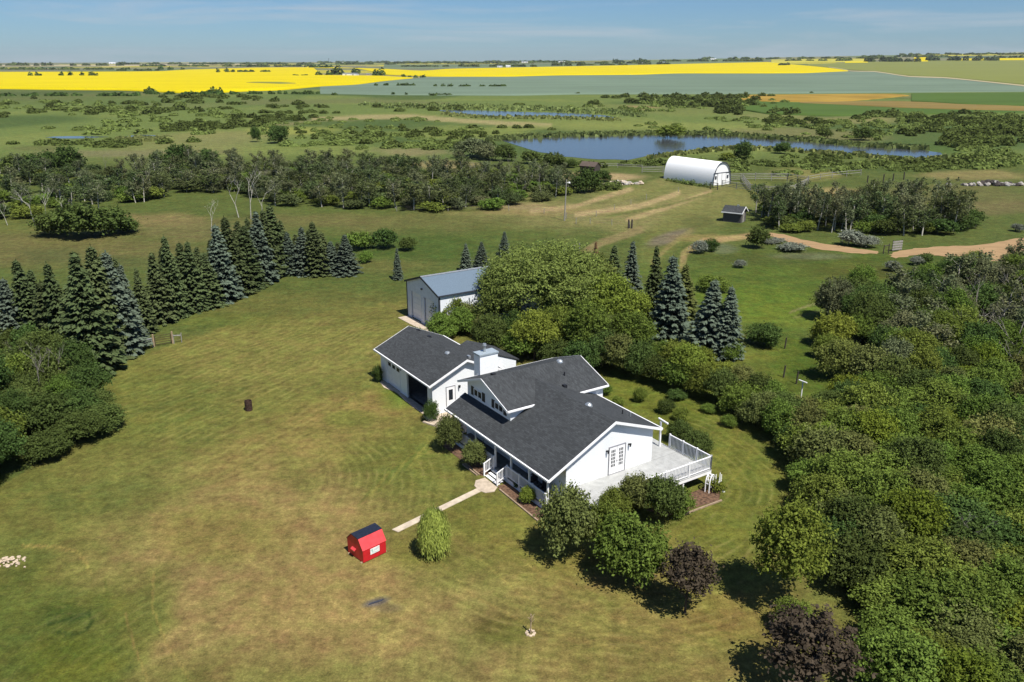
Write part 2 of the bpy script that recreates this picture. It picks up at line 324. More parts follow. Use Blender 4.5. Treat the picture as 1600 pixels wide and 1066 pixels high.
blob(650,610,60,28,(96,118,42),.8,-10); blob(545,655,46,16,(98,112,46),.6); blob(640,720,110,60,(104,112,50),.7); blob(470,740,50,30,(98,106,48),.4)
blob(950,880,240,70,(132,122,66),.7,10); blob(800,830,140,46,(112,116,50),.6,20); blob(1000,1000,240,90,(124,116,62),.7); blob(1160,960,80,50,(132,120,62),.6); blob(1110,880,70,60,(106,114,46),.5)
blob(860,790,60,20,(100,116,42),.6,30); blob(650,860,60,30,(108,110,46),.5); blob(790,985,50,22,(98,106,44),.6)
stroke([(75,975),(110,968),(138,958),(145,970),(135,985),(112,992),(90,988)],5,(60,76,32),.75,nz=.3); blob(96,952,30,14,(68,88,34),.6)
stroke([(35,853),(90,855),(120,862),(135,880),(142,896)],3.5,(160,148,80),.6,nz=.3)
stroke([(165,900),(168,960),(160,1060)],3,(84,96,38),.5,nz=.3); stroke([(240,895),(238,950),(262,1010),(300,1066)],3,(150,134,74),.5,nz=.3); stroke([(196,960),(210,1010),(232,1066)],3,(150,134,74),.45,nz=.3)
# faint wheel and mower arcs
for i in range(9):
    stroke([(640+i*34,860+i*2),(700+i*38,930),(800+i*40,985),(930+i*38,1015)],2.6,(158,144,78) if i%2 else (96,102,46),.35,nz=.4)
for i in range(8):
    stroke([(560+i*16,790-i*12),(600+i*14,740-i*10),(660+i*10,712-i*6),(710+i*4,712-i*3)],2.6,(140,136,66) if i%2 else (88,104,42),.4,nz=.4)
for i in range(6):
    stroke([(1010-i*16,905-i*4),(1100-i*12,820-i*16),(1160-i*8,760-i*18),(1200-i*10,690-i*14)],3,(128,124,56) if i%2 else (84,100,36),.35,nz=.4)
for i in range(7):
    stroke([(300+i*26,600+i*10),(380+i*26,560+i*12),(470+i*20,520+i*12),(560+i*8,500+i*12)],2.6,(134,130,66) if i%2 else (90,104,44),.33,nz=.4)
# worn gravel patch, bare ring of a former fire pit
blob(588,941,22,6,(92,92,92),.8,-14,nz=.7); blob(605,950,26,8,(120,108,84),.5)
# where each set of mowing lines shows: r = loops round the house, g = loops in the left lawn, b = straight passes
mow=np.zeros(GX.shape+(3,)); lmf=lm*ss((PYc-470)/40)
def wsp(x,y,rx,ry): return ss((1.25-np.sqrt(((PXc-x)/rx)**2+((PYc-y)/ry)**2)-NN*.4)/.8)
mow[...,0]=lmf*np.clip(wsp(820,960,330,150)+wsp(1130,740,140,220)+wsp(1050,900,200,120),0,1)
mow[...,1]=lmf*wsp(610,740,150,90); mow[...,2]=lmf*np.clip(wsp(340,640,240,140)+wsp(200,980,190,120)*.8+wsp(520,520,200,50),0,1)
V=np.stack([GX,GY,GZ],-1).reshape(-1,3); nr,na=GX.shape
i=np.arange(nr-1)[:,None]*na+np.arange(na-1)[None,:]; Fq=np.stack([i,i+1,i+na+1,i+na],-1).reshape(-1,4)
# ground shader: painted colour map of the soil and grass + fine procedural variation
m,n,b=newmat('grass_ground'); M['ground']=m
b.inputs['Roughness'].default_value=.95; b.inputs['Specular IOR Level'].default_value=.1
at=n.nodes.new('ShaderNodeAttribute'); at.attribute_name='Col'; t=n.nodes.new('ShaderNodeTexCoord')
def nnode(s,d,ro=.6,lo=.3,hi=.7,a=.7,bb=1.3,mapping=None):
    z=n.nodes.new('ShaderNodeTexNoise'); z.inputs['Scale'].default_value=s; z.inputs['Detail'].default_value=d; z.inputs['Roughness'].default_value=ro
    src=t.outputs['Object']
    if mapping:
        mpp=n.nodes.new('ShaderNodeMapping'); mpp.inputs['Scale'].default_value=mapping[0]; mpp.inputs['Rotation'].default_value=(0,0,mapping[1]); n.links.new(src,mpp.inputs[0]); src=mpp.outputs[0]
    n.links.new(src,z.inputs[0]); r=n.nodes.new('ShaderNodeMapRange'); r.inputs['From Min'].default_value=lo; r.inputs['From Max'].default_value=hi; r.inputs['To Min'].default_value=a; r.inputs['To Max'].default_value=bb
    n.links.new(z.outputs[0],r.inputs[0]); return r.outputs[0]
def mm(a,b_):
    x=n.nodes.new('ShaderNodeMath'); x.operation='MULTIPLY'; n.links.new(a,x.inputs[0]); n.links.new(b_,x.inputs[1]); return x.outputs[0]
f=mm(mm(nnode(.22,8,.72,a=.76,bb=1.26),nnode(2.6,8,.82,a=.55,bb=1.46)),nnode(.5,5,.65,a=.93,bb=1.08,mapping=((.25,2.2,1),.55)))
f=mm(f,nnode(.6,4,.65,a=.95,bb=1.06,mapping=((2.6,.22,1),-.5)))
f=mm(f,nnode(8.5,4,.8,lo=.34,hi=.66,a=.74,bb=1.26))
mx=n.nodes.new('ShaderNodeMixRGB'); mx.blend_type='MULTIPLY'; mx.inputs[0].default_value=1; n.links.new(at.outputs['Color'],mx.inputs[1]); n.links.new(f,mx.inputs[2])
def mth(op,a,b_=None,c=None):
    x=n.nodes.new('ShaderNodeMath'); x.operation=op
    for k_,q in enumerate((a,b_,c)):
        if q is None: continue
        if isinstance(q,(int,float)): x.inputs[k_].default_value=q
        else: n.links.new(q,x.inputs[k_])
    return x.outputs[0]
ma=n.nodes.new('ShaderNodeAttribute'); ma.attribute_name='Mow'; sepm=n.nodes.new('ShaderNodeSeparateColor'); n.links.new(ma.outputs['Color'],sepm.inputs[0])
sx=n.nodes.new('ShaderNodeSeparateXYZ'); n.links.new(t.outputs['Object'],sx.inputs[0])
wob=nnode(.09,3,.5,lo=0,hi=1,a=-1.6,bb=1.6)
def ring(cx,cy,per,amp=1.0):
    r_=mth('SQRT',mth('ADD',mth('POWER',mth('SUBTRACT',sx.outputs[0],cx),2),mth('POWER',mth('SUBTRACT',sx.outputs[1],cy),2)))
    return mth('SINE',mth('MULTIPLY',mth('ADD',r_,wob),6.283/per))
hc=O2+U2*-3+V2*4; lc=g1(330,760)
ln_=mth('SINE',mth('MULTIPLY',mth('ADD',mth('ADD',mth('MULTIPLY',sx.outputs[0],.86),mth('MULTIPLY',sx.outputs[1],-.5)),mth('MULTIPLY',wob,1.5)),6.283/.95))
tot=mth('ADD',mth('ADD',mth('MULTIPLY',ring(hc[0],hc[1],.80),sepm.outputs[0]),mth('MULTIPLY',ring(lc.x,lc.y,.72),sepm.outputs[1])),mth('MULTIPLY',ln_,sepm.outputs[2]))
rough=nnode(.9,8,.75,lo=.36,hi=.66,a=.72,bb=1.30)
brk=nnode(.4,5,.7,lo=.36,hi=.62,a=.1,bb=1)
tot=mth('MULTIPLY',tot,brk)
mf=mth('MULTIPLY_ADD',tot,.10,1.0)
mx2=n.nodes.new('ShaderNodeMixRGB'); mx2.blend_type='MULTIPLY'; mx2.inputs[0].default_value=1; n.links.new(mx.outputs[0],mx2.inputs[1]); n.links.new(mth('MULTIPLY',mf,rough),mx2.inputs[2])
thin=mth('MULTIPLY',mth('POWER',mth('MAXIMUM',tot,0.0),2.5),.34)
straw0=n.nodes.new('ShaderNodeMixRGB'); straw0.inputs[2].default_value=(*alb((176,164,100)),1); n.links.new(mx2.outputs[0],straw0.inputs[1]); n.links.new(thin,straw0.inputs[0]); mx2=straw0
straw=n.nodes.new('ShaderNodeMixRGB'); straw.inputs[2].default_value=(*alb((168,152,96)),1); n.links.new(mx2.outputs[0],straw.inputs[1])
n.links.new(mth('MULTIPLY',nnode(1.7,7,.8,lo=.52,hi=.74,a=0,bb=.42),nnode(.12,4,.6,lo=.35,hi=.6,a=.1,bb=1)),straw.inputs[0])
hs=n.nodes.new('ShaderNodeHueSaturation'); n.links.new(straw.outputs[0],hs.inputs['Color']); n.links.new(nnode(.5,6,.7,a=.472,bb=.530),hs.inputs['Hue'])
n.links.new(hs.outputs[0],b.inputs['Base Color'])
z=n.nodes.new('ShaderNodeTexNoise'); z.inputs['Scale'].default_value=2.4; z.inputs['Detail'].default_value=7; z.inputs['Roughness'].default_value=.75; n.links.new(t.outputs['Object'],z.inputs[0])
bp=n.nodes.new('ShaderNodeBump'); bp.inputs['Strength'].default_value=.7; bp.inputs['Distance'].default_value=.22; n.links.new(z.outputs[0],bp.inputs['Height']); n.links.new(bp.outputs[0],b.inputs['Normal'])
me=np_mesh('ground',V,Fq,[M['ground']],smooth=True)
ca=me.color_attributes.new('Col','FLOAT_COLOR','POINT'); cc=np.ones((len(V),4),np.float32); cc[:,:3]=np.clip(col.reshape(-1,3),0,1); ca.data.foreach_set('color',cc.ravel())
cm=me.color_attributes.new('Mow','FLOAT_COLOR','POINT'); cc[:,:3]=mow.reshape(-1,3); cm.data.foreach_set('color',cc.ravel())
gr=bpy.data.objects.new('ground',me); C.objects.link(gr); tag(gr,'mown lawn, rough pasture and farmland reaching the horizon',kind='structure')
# ================================================================ crop fields, ponds, tracks (draped sheets with real thickness)
def fieldmat(name,c,var=.12,s=.02,stripe=0):
    m,n,b=newmat(name); b.inputs['Roughness'].default_value=.95; b.inputs['Specular IOR Level'].default_value=.05
    t=n.nodes.new('ShaderNodeTexCoord'); z=n.nodes.new('ShaderNodeTexNoise'); z.inputs['Scale'].default_value=s; z.inputs['Detail'].default_value=7; z.inputs['Roughness'].default_value=.62; 
    mpp=n.nodes.new('ShaderNodeMapping'); mpp.inputs['Scale'].default_value=(.35,1,1); n.links.new(t.outputs['Object'],mpp.inputs[0]); n.links.new(mpp.outputs[0],z.inputs[0])
    r=n.nodes.new('ShaderNodeMapRange'); r.inputs['From Min'].default_value=.3; r.inputs['From Max'].default_value=.7; r.inputs['To Min'].default_value=1-var; r.inputs['To Max'].default_value=1+var; n.links.new(z.outputs[0],r.inputs[0])
    mx=n.nodes.new('ShaderNodeMixRGB'); mx.blend_type='MULTIPLY'; mx.inputs[0].default_value=1; mx.inputs[1].default_value=(*alb(c),1); n.links.new(r.outputs[0],mx.inputs[2]); n.links.new(mx.outputs[0],b.inputs['Base Color'])
    return m
def field(name,near,farr,m,label,hgt=.8,rows=10,step=18,kind='structure'):
    xs=np.arange(near[0][0],near[-1][0]+1e-6,step); xs=np.unique(np.concatenate([xs,[near[-1][0]]]))
    yn=np.interp(xs,*zip(*near)); yf=np.interp(xs,*zip(*farr)); yn=np.maximum(yn,yf+.02)
    xsg=np.tile(xs,(rows,1)); tt=np.linspace(0,1,rows)[:,None]; ys=yn[None]*(1-tt)+yf[None]*tt
    X,Y,Z=gp(xsg.ravel(),ys.ravel()); Z=Z+hgt; nc=len(xs)
    V=np.stack([X,Y,Z],-1); j=np.arange(rows-1)[:,None]*nc+np.arange(nc-1)[None,:]; Fq=np.stack([j,j+1,j+nc+1,j+nc],-1).reshape(-1,4)
    b0=len(V); V=np.vstack([V,V[:nc]-[0,0,hgt+.3]]); k=np.arange(nc-1); Fs=np.stack([b0+k,b0+k+1,k+1,k],-1); Fq=np.vstack([Fq,Fs])
    o=bpy.data.objects.new(name,np_mesh(name,V,Fq,[m],smooth=True)); C.objects.link(o); tag(o,label,kind=kind); return o
canola=fieldmat('canola_bloom',(242,220,14),.09,.015); flax=fieldmat('flax_crop',(130,150,128),.16,.012); greenf=fieldmat('cereal_crop',(146,152,82),.08,.01); dkg=fieldmat('lush_green_crop',(94,120,58),.12,.02); gold=fieldmat('golden_weeds',(182,150,70),.4,.05); tanr=fieldmat('dry_grass_strip',(152,132,78),.2,.03); roadm=fieldmat('gravel_road',(214,200,160),.08,.05)
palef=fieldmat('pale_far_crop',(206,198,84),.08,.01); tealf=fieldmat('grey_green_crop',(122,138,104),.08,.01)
field('canola_field',[(-700,139),(0,139.5),(100,141),(187,141.5),(280,146),(330,146),(400,142.5),(440,141.5),(500,135.5),(560,132.5),(600,127),(645,122.6)],[(-700,112),(0,113),(187,112.5),(250,112),(290,109.5),(400,106),(490,105.5),(500,118),(592,119),(645,122)],canola,'yellow flowering canola field left of the white farm shed',1.0)
field('canola_field',[(480,106.5),(560,107),(600,117.5),(665,120),(800,120),(870,118),(1000,117),(1050,115),(1200,115),(1260,114.6),(1290,113),(1325,111.4)],[(480,104.3),(600,108),(660,111.5),(700,108),(800,106),(1000,102),(1200,97.5),(1240,101.5),(1260,103),(1300,107),(1325,110.8)],canola,'long yellow canola field behind the blue-green field',1.0)
field('flax_field',[(500,147),(600,149),(800,150),(900,148),(1140,147.5),(1340,146),(1400,145.5),(1500,144.5),(1600,144),(2300,150)],[(500,136.2),(560,133.2),(600,127.6),(645,123.4),(670,121),(800,120.8),(870,118.8),(1000,117.8),(1050,115.8),(1200,115.8),(1260,115.2),(1325,112.2),(1370,113),(1417,121),(1480,123.2),(1600,136),(2300,149)],flax,'blue-green flax field between the marsh and the canola',.6,14)
field('cereal_field',[(1262,103),(1300,106.4),(1325,110),(1370,112),(1417,119.6),(1480,121.8),(1600,134.2),(2300,147)],[(1262,101),(1310,99),(1350,97.2),(1440,95.2),(1600,94.2),(2300,93)],greenf,'pale green cereal field on the slope at the right',.7,14)
field('gravel_road',[(1295,105.7),(1325,109.9),(1330,112),(1370,113),(1417,120.9),(1480,123),(1600,135.9),(2300,148.9)],[(1295,105),(1325,109.2),(1330,111.2),(1370,111.8),(1417,119.5),(1480,121.5),(1600,134),(2300,146.8)],roadm,'pale gravel road crossing the slope',.76,3)
field('fallow_strip',[(385,130.6),(400,131),(440,132.4),(462,131.8)],[(385,130.2),(400,129.2),(440,129.6),(462,131.2)],greenf,'thin green weedy strip inside the left canola field',1.15,3,6)
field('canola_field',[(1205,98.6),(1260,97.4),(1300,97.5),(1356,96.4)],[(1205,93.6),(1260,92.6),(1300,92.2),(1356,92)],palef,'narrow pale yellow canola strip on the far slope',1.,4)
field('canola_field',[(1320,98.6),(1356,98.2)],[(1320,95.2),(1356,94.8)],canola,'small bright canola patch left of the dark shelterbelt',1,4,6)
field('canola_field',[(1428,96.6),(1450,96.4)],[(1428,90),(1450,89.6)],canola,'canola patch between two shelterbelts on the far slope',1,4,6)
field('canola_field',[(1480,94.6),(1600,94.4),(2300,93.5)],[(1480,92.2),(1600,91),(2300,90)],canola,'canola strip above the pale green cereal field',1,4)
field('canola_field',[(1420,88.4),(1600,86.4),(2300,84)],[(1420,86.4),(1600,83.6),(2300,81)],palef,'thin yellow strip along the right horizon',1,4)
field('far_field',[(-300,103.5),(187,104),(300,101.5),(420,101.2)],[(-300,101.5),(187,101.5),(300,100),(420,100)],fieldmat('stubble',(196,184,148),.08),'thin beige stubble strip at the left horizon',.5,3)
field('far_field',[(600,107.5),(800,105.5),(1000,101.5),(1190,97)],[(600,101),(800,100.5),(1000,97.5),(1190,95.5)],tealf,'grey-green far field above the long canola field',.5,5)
field('golden_field',[(1120,155),(1140,157.5),(1200,159),(1300,160),(1350,157),(1420,150.2)],[(1120,153.6),(1140,149.6),(1200,148.8),(1340,147.6),(1400,147.4),(1420,150)],gold,'orange-gold weedy patch below the flax field',.5,8)
field('dry_strip',[(1250,162.4),(1300,163.6),(1400,169),(1500,172),(1600,174),(2300,180)],[(1250,160.2),(1300,159.5),(1400,158.8),(1500,162.6),(1600,167),(2300,175)],tanr,'tan dry strip between two dark green crops',.45,6)
field('green_field',[(1424,158.8),(1500,163.8),(1600,166.4),(2300,174)],[(1424,146.6),(1600,145.4),(2300,151)],dkg,'dark green crop above the tan strip',.5,8)
field('green_field',[(1146,170),(1200,179),(1300,182),(1400,180),(1500,178),(1600,177),(2300,183)],[(1146,158.6),(1200,160),(1300,164),(1400,169.4),(1500,172.6),(1600,174.6),(2300,181)],dkg,'dark green crop below the golden patch',.45,8)
# ponds
def watermat():
    m,n,b=newmat('pond_water'); b.inputs['Base Color'].default_value=(.052,.058,.062,1); b.inputs['Roughness'].default_value=.12; b.inputs['IOR'].default_value=1.33
    t=n.nodes.new('ShaderNodeTexCoord'); z=n.nodes.new('ShaderNodeTexNoise'); z.inputs['Scale'].default_value=1.1; z.inputs['Detail'].default_value=4; n.links.new(t.outputs['Object'],z.inputs[0])
    bp=n.nodes.new('ShaderNodeBump'); bp.inputs['Strength'].default_value=.25; bp.inputs['Distance'].default_value=.12; n.links.new(z.outputs[0],bp.inputs['Height']); n.links.new(bp.outputs[0],b.inputs['Normal']); return m
M['water']=watermat()
rndp=random.Random(5)
def sheet(name,pts,m,label,z,jit=0,kind='structure',sub=1,parent=None):
    P=[]
    for k in range(len(pts)):
        (x0,y0),(x1,y1)=pts[k],pts[(k+1)%len(pts)]
        for q in range(sub):
            f_=q/sub; P.append((x0+(x1-x0)*f_+rndp.uniform(-jit,jit)*4*(q>0),y0+(y1-y0)*f_+rndp.uniform(-jit,jit)*(q>0)))
    X,Y,Z=gp([p[0] for p in P],[p[1] for p in P]); bm=bmesh.new()
    vs=[bm.verts.new((X[k],Y[k],Z[k]+z)) for k in range(len(P))]
    f_=bm.faces.new(vs); bmesh.ops.triangulate(bm,faces=[f_]); bmesh.ops.recalc_face_normals(bm,faces=bm.faces)
    if sum(q.normal.z for q in bm.faces)<0: bmesh.ops.reverse_faces(bm,faces=bm.faces)
    me=bpy.data.meshes.new(name); bm.to_mesh(me); bm.free(); me.materials.append(m); o=bpy.data.objects.new(name,me); C.objects.link(o); tag(o,label,kind=kind); return o
POND1=[(778,219),(800,217.4),(830,216),(900,213.4),(960,212.2),(1050,210.8),(1100,211.8),(1150,213.6),(1200,217.5),(1250,221),(1300,226),(1350,230),(1400,232),(1440,234),(1470,239),(1474,246),(1450,249.5),(1412,250.5),(1400,244),(1350,240),(1300,238.5),(1250,236),(1225,232.5),(1200,229),(1150,228.5),(1100,233.5),(1050,238),(1020,243),(980,250.5),(920,248.5),(870,244),(835,236),(800,225)]
POND2=[(680,172),(760,173),(850,176),(900,177.5),(945,180.5),(965,185),(935,186.4),(890,183.6),(860,181.8),(835,184.6),(800,185.2),(760,182),(715,178)]
POND3=[(193,214),(222,210.4),(245,212.2),(268,214.6),(236,218.6),(205,217.8)]
POND4=[(70,215),(90,213.6),(150,212.8),(170,214.4),(130,216.6),(95,216.6)]
sheet('pond',POND1,M['water'],'large blue pond behind the white arched shelter',.06,.5,sub=4)
sheet('pond',POND2,M['water'],'narrow far pond below the blue-green field',.06,.3,sub=4)
sheet('pond',POND3,M['water'],'small pond at the left beyond the bare woods',.06,.2,sub=3)
sheet('pond',POND4,M['water'],'shallow pool at the far left edge of the marsh',.06,.2,sub=3)
M['dirt']=fieldmat('dry_dirt',(192,160,120),.16,.9)
sheet('dirt_path',[(1198,366),(1204,364),(1230,368),(1262,376),(1300,383),(1340,389),(1372,393),(1370,397),(1330,396),(1285,391),(1245,382),(1210,372)],M['dirt'],'bare dirt track running right from the small black-roofed shed',.03,.7,sub=4)
sheet('dirt_path',[(1388,398),(1405,392),(1440,388),(1480,385.5),(1520,384),(1560,378),(1600,372),(1700,364),(1700,410),(1600,406),(1540,409),(1490,401),(1450,398),(1420,400),(1400,404)],M['dirt'],'wide pale dirt clearing at the right edge of the meadow',.03,1,sub=4)
# ================================================================ house
GZL=-.45
HO=empty('house',(O2[0],O2[1],.45),TH,'white house with charcoal shingle roof, front porch and wrap-around deck','house')
def roofz(t): return 2.36+.5102*(t+1.79) if t<=4.09 else 5.36-.365*(t-4.09)
# walls: main block (gable at s=0), cross wing
mb=MB()
prof=[(0,0,-.5),(0,8.18,-.5),(0,8.18,roofz(8.18)-.18),(0,4.09,roofz(4.09)-.18),(0,0,roofz(0)-.18)]
mb.prism([(-.16,p[1],p[2]) for p in prof],(.16,0,0)).build('wall',M['white'],HO)
box('wall',M['white'],HO,-7.3,-.16,8.02,8.18,-.5,roofz(8.1)-.2)
box('wall',M['white'],HO,-14.1,-.16,0,.14,-.5,roofz(0)-.2)
def wg(z): return 5.83-.3625*abs(z+11.1)
for t0,nm in ((.16,'wall'),(9.24,'wall')):
    MB().prism([(-14.1,t0,-.5 if t0>5 else 3.1),(-7.5,t0,-.5 if t0>5 else 3.1),(-7.5,t0,wg(-7.5)-.14),(-11.1,t0,5.83-.16),(-14.1,t0,wg(-14.1)-.14)],(0,.16,0)).build(nm,M['white'],HO)
box('wall',M['white'],HO,-14.1,-13.95,.32,9.24,-.5,wg(-14.1)-.16)
box('wall',M['white'],HO,-7.65,-7.5,.32,9.24,-.5,wg(-7.5)-.16)
# roofs
def Z_(s,t): return (s,t,roofz(t))
rf=MB()
rf.slab([Z_(-11.2,-1.79),Z_(.4,-1.79),Z_(.4,4.09),Z_(-11.2,4.09)],.14)
rf.slab([Z_(-14.47,-1.79),Z_(-11.2,-1.79),Z_(-11.2,.14),Z_(-14.47,.14)],.14)
rf.slab([Z_(-7.52,4.09),Z_(.4,4.09),Z_(.4,8.66),Z_(-7.52,8.66)],.14)
rf.slab([Z_(-11.2,4.09),Z_(-7.52,4.09),Z_(-7.52,6.3),Z_(-11.2,6.3)],.14)
roof=rf.build('roof',M['roof'],HO)
wr=MB()
wr.slab([(-11.1,-.3,5.83),(-7.25,-.3,4.435),(-7.25,9.7,4.435),(-11.1,9.7,5.83)],.13)
wr.slab([(-14.9,-.3,4.45),(-11.1,-.3,5.83),(-11.1,9.7,5.83),(-14.9,9.7,4.45)],.13)
wroof=wr.build('roof',M['roof'],HO)
MB().prism([(-11.3,-.32,5.765),(-11.1,-.32,5.85),(-10.9,-.32,5.765)],(0,10.04,0)).build('ridge_cap',M['roof'],wroof)
# rake boards and gutters
def rake(s,t0,z0,t1,z1,w=.05,h=.2,par=roof):
    MB().prism([(s,t0,z0+.01),(s,t1,z1+.01),(s,t1,z1-h),(s,t0,z0-h)],(w,0,0)).build('rake_board',M['trim'],par)
rake(.402,-1.82,roofz(-1.82),4.09,5.36); rake(.402,4.09,5.36,8.69,roofz(8.69))
rake(-14.525,-1.82,roofz(-1.82),.14,roofz(.14))
box('gutter',M['trim'],roof,-14.5,.42,-1.93,-1.8,2.2,2.34); box('gutter',M['trim'],roof,-7.5,.42,8.68,8.8,roofz(8.66)-.17,roofz(8.66)-.03)
def rakes_t(t,s0,z0,s1,z1,w=.05,h=.2): MB().prism([(s0,t,z0+.01),(s1,t,z1+.01),(s1,t,z1-h),(s0,t,z0-h)],(0,-w,0)).build('rake_board',M['trim'],wroof)
rakes_t(-.302,-14.92,4.44,-11.1,5.83); rakes_t(-.302,-11.1,5.83,-7.23,4.43)
MB().prism([(-14.92,9.702,4.45),(-11.1,9.702,5.84),(-11.1,9.702,5.64),(-14.92,9.702,4.24)],(0,.05,0)).build('rake_board',M['trim'],wroof)
MB().prism([(-7.23,9.702,4.44),(-11.1,9.702,5.84),(-11.1,9.702,5.64),(-7.23,9.702,4.24)],(0,.05,0)).build('rake_board',M['trim'],wroof)
box('gutter',M['trim'],wroof,-7.22,-7.1,-.3,2.9,4.26,4.4); box('gutter',M['trim'],wroof,-7.22,-7.1,6.0,9.72,4.26,4.4); box('gutter',M['trim'],wroof,-15.05,-14.92,-.3,9.72,4.26,4.4)
box('soffit',M['soffit'],wroof,-7.48,-7.26,-.28,9.6,4.2,4.23)
# roof vents and pipes
def dome(name,m,par,c,rx,ry,h,n=10):
    b=MB(); rings=[]
    for k in range(4):
        a=k/3*math.pi/2*.98; rr=math.cos(a); rings.append([b.b.verts.new((c[0]+rx*rr*math.cos(q*2*math.pi/n),c[1]+ry*rr*math.sin(q*2*math.pi/n),c[2]+h*math.sin(a))) for q in range(n)])
    for k in range(3):
        for q in range(n): b.b.faces.new((rings[k][q],rings[k][(q+1)%n],rings[k+1][(q+1)%n],rings[k+1][q]))
    b.b.faces.new(rings[-1]); b.b.faces.new(rings[0][::-1]); return b.build(name,m,par)
dome('skylight',M['galv'],roof,(-3.1,4.35,5.24),.34,.3,.28); dome('skylight',M['galv'],wroof,(-10.95,7.4,5.72),.34,.3,.26)
for (s,t) in ((-2.1,6.9),(-1.7,7.35)): MB().tube((s,t,roofz(t)-.1),(s,t,roofz(t)+.35),.05,n=8).build('vent_pipe',M['black'] if t<7 else M['galv'],roof)
MB().tube((-9.3,6.7,5.0),(-9.3,6.7,5.5),.06,n=8).build('vent_pipe',M['black'],wroof)
box('roof_vent',M['black'],wroof,-12.1,-11.75,1.2,1.5,5.4,5.68); box('roof_vent',M['black'],wroof,-8.3,-7.95,5.7,6.0,4.7,4.95)
# chimney
ch=box('chimney',addwave(mat('chimney_siding',(.80,.82,.83),.5,noise=.03),'X',2.0,.4),HO,-15.6,-14.6,1.7,3.5,-.5,6.22)
box('chimney_cap',M['capmetal'],ch,-15.66,-14.54,1.64,3.56,6.22,6.36)
fl=MB().tube((-15.15,2.5,6.36),(-15.15,2.5,7.0),.11,n=12).build('flue',M['galv'],ch); 
MB().tube((-15.15,2.5,6.92),(-15.15,2.5,7.1),.19,.15,n=12).build('flue_cap',M['galv'],ch)
# windows on the wing front (s0,s1,z0,z1) in plane t
def window(par,t,s0,s1,z0,z1,shut=0,panes=2,d=-1):
    fr=MB(); w=.07
    for a in ((s0,s1,z0,z0+w),(s0,s1,z1-w,z1),(s0,s0+w,z0+w,z1-w),(s1-w,s1,z0+w,z1-w)): fr.box(a[0],a[1],min(t,t+d*.06),max(t,t+d*.06),a[2],a[3])
    for k in range(1,panes):
        c=s0+(s1-s0)*k/panes; fr.box(c-.04,c+.04,min(t,t+d*.055),max(t,t+d*.055),z0+w,z1-w)
    f=fr.build('window',M['trim'],par)
    for k in range(panes):
        a=s0+w+(s1-s0-2*w)*k/panes; c=s0+w+(s1-s0-2*w)*(k+1)/panes
        box('pane',M['dark_glass'],f,a+.03,c-.03,min(t+d*.01,t+d*.03),max(t+d*.01,t+d*.03),z0+w,z1-w)
    if shut:
        for a,c in ((s0-shut-.02,s0-.02),(s1+.02,s1+.02+shut)): box('shutter',M['black'],f,a,c,min(t+d*.003,t+d*.045),max(t+d*.003,t+d*.045),z0-.05,z1+.05)
    return f
window(HO,.16,-13.02,-11.72,3.62,4.28,.42); window(HO,.16,-9.78,-8.48,3.62,4.24,.42)
for s in (-12.3,-9.7,-6.9): window(HO,0,s,s+1.3,.95,2.0,.4)
window(HO,0,-3.3,-2.2,.9,2.0,.3)
fd=box('front_door',M['trim'],HO,-5.9,-4.95,-.05,-.003,.07,2.1); box('pane',M['dark_glass'],fd,-5.65,-5.2,-.06,-.045,1.2,1.9); MB().tube((-5.05,-.1,1.0),(-5.05,-.05,1.0),.03,n=8).build('handle',M['galv'],fd)
# french doors on the gable wall (plane s=0)
def fdoor(t0,t1,z0,z1):
    d=box('french_door',M['trim'],HO,.004,.05,t0,t1,z0,z1)
    pw=(t1-t0-.30)/3; ph=(z1-z0-.72)/5; p0=None
    for r_ in range(5):
        for c in range(3):
            a=t0+.15+c*pw+.02; z=z0+.52+r_*ph+.03
            if p0 is None: p0=box('pane',M['dark_glass'],d,.04,.055,0,pw-.05,0,ph-.07); p0.location=(0,a,z)
            else: copy_at(p0,d,(0,a,z))
    return d
box('door_frame',M['grey_trim'],HO,.003,.075,3.86,3.915,.91,3.19);box('door_frame',M['grey_trim'],HO,.003,.075,5.415,5.47,.91,3.19);box('door_frame',M['grey_trim'],HO,.003,.075,3.915,5.415,3.135,3.19);box('door_frame',M['grey_trim'],HO,.003,.07,3.915,5.415,.905,.95)
fd=fdoor(3.93,4.655,.955,3.125); fdoor(4.675,5.40,.955,3.125); MB().tube((.05,4.64,1.95),(.11,4.64,1.95),.03,n=8).build('handle',M['black'],fd)
def wall_light(par,s,t,z,ax=0):
    v=Vector((1,0,0)) if ax==0 else Vector((0,-1,0)); p=Vector((s,t,z))
    b=MB(); b.tube(p,p+v*.05,.07,n=8).tube(p+v*.05+Vector((0,0,.05)),p+v*.2+Vector((0,0,.1)),.02,n=5).tube(p+v*.2+Vector((0,0,.12)),p+v*.2+Vector((0,0,-.14)),.09,.05,n=8)
    return b.build('wall_light',M['black'],par)
wall_light(HO,.004,3.66,2.95); wall_light(HO,.004,5.78,2.95)
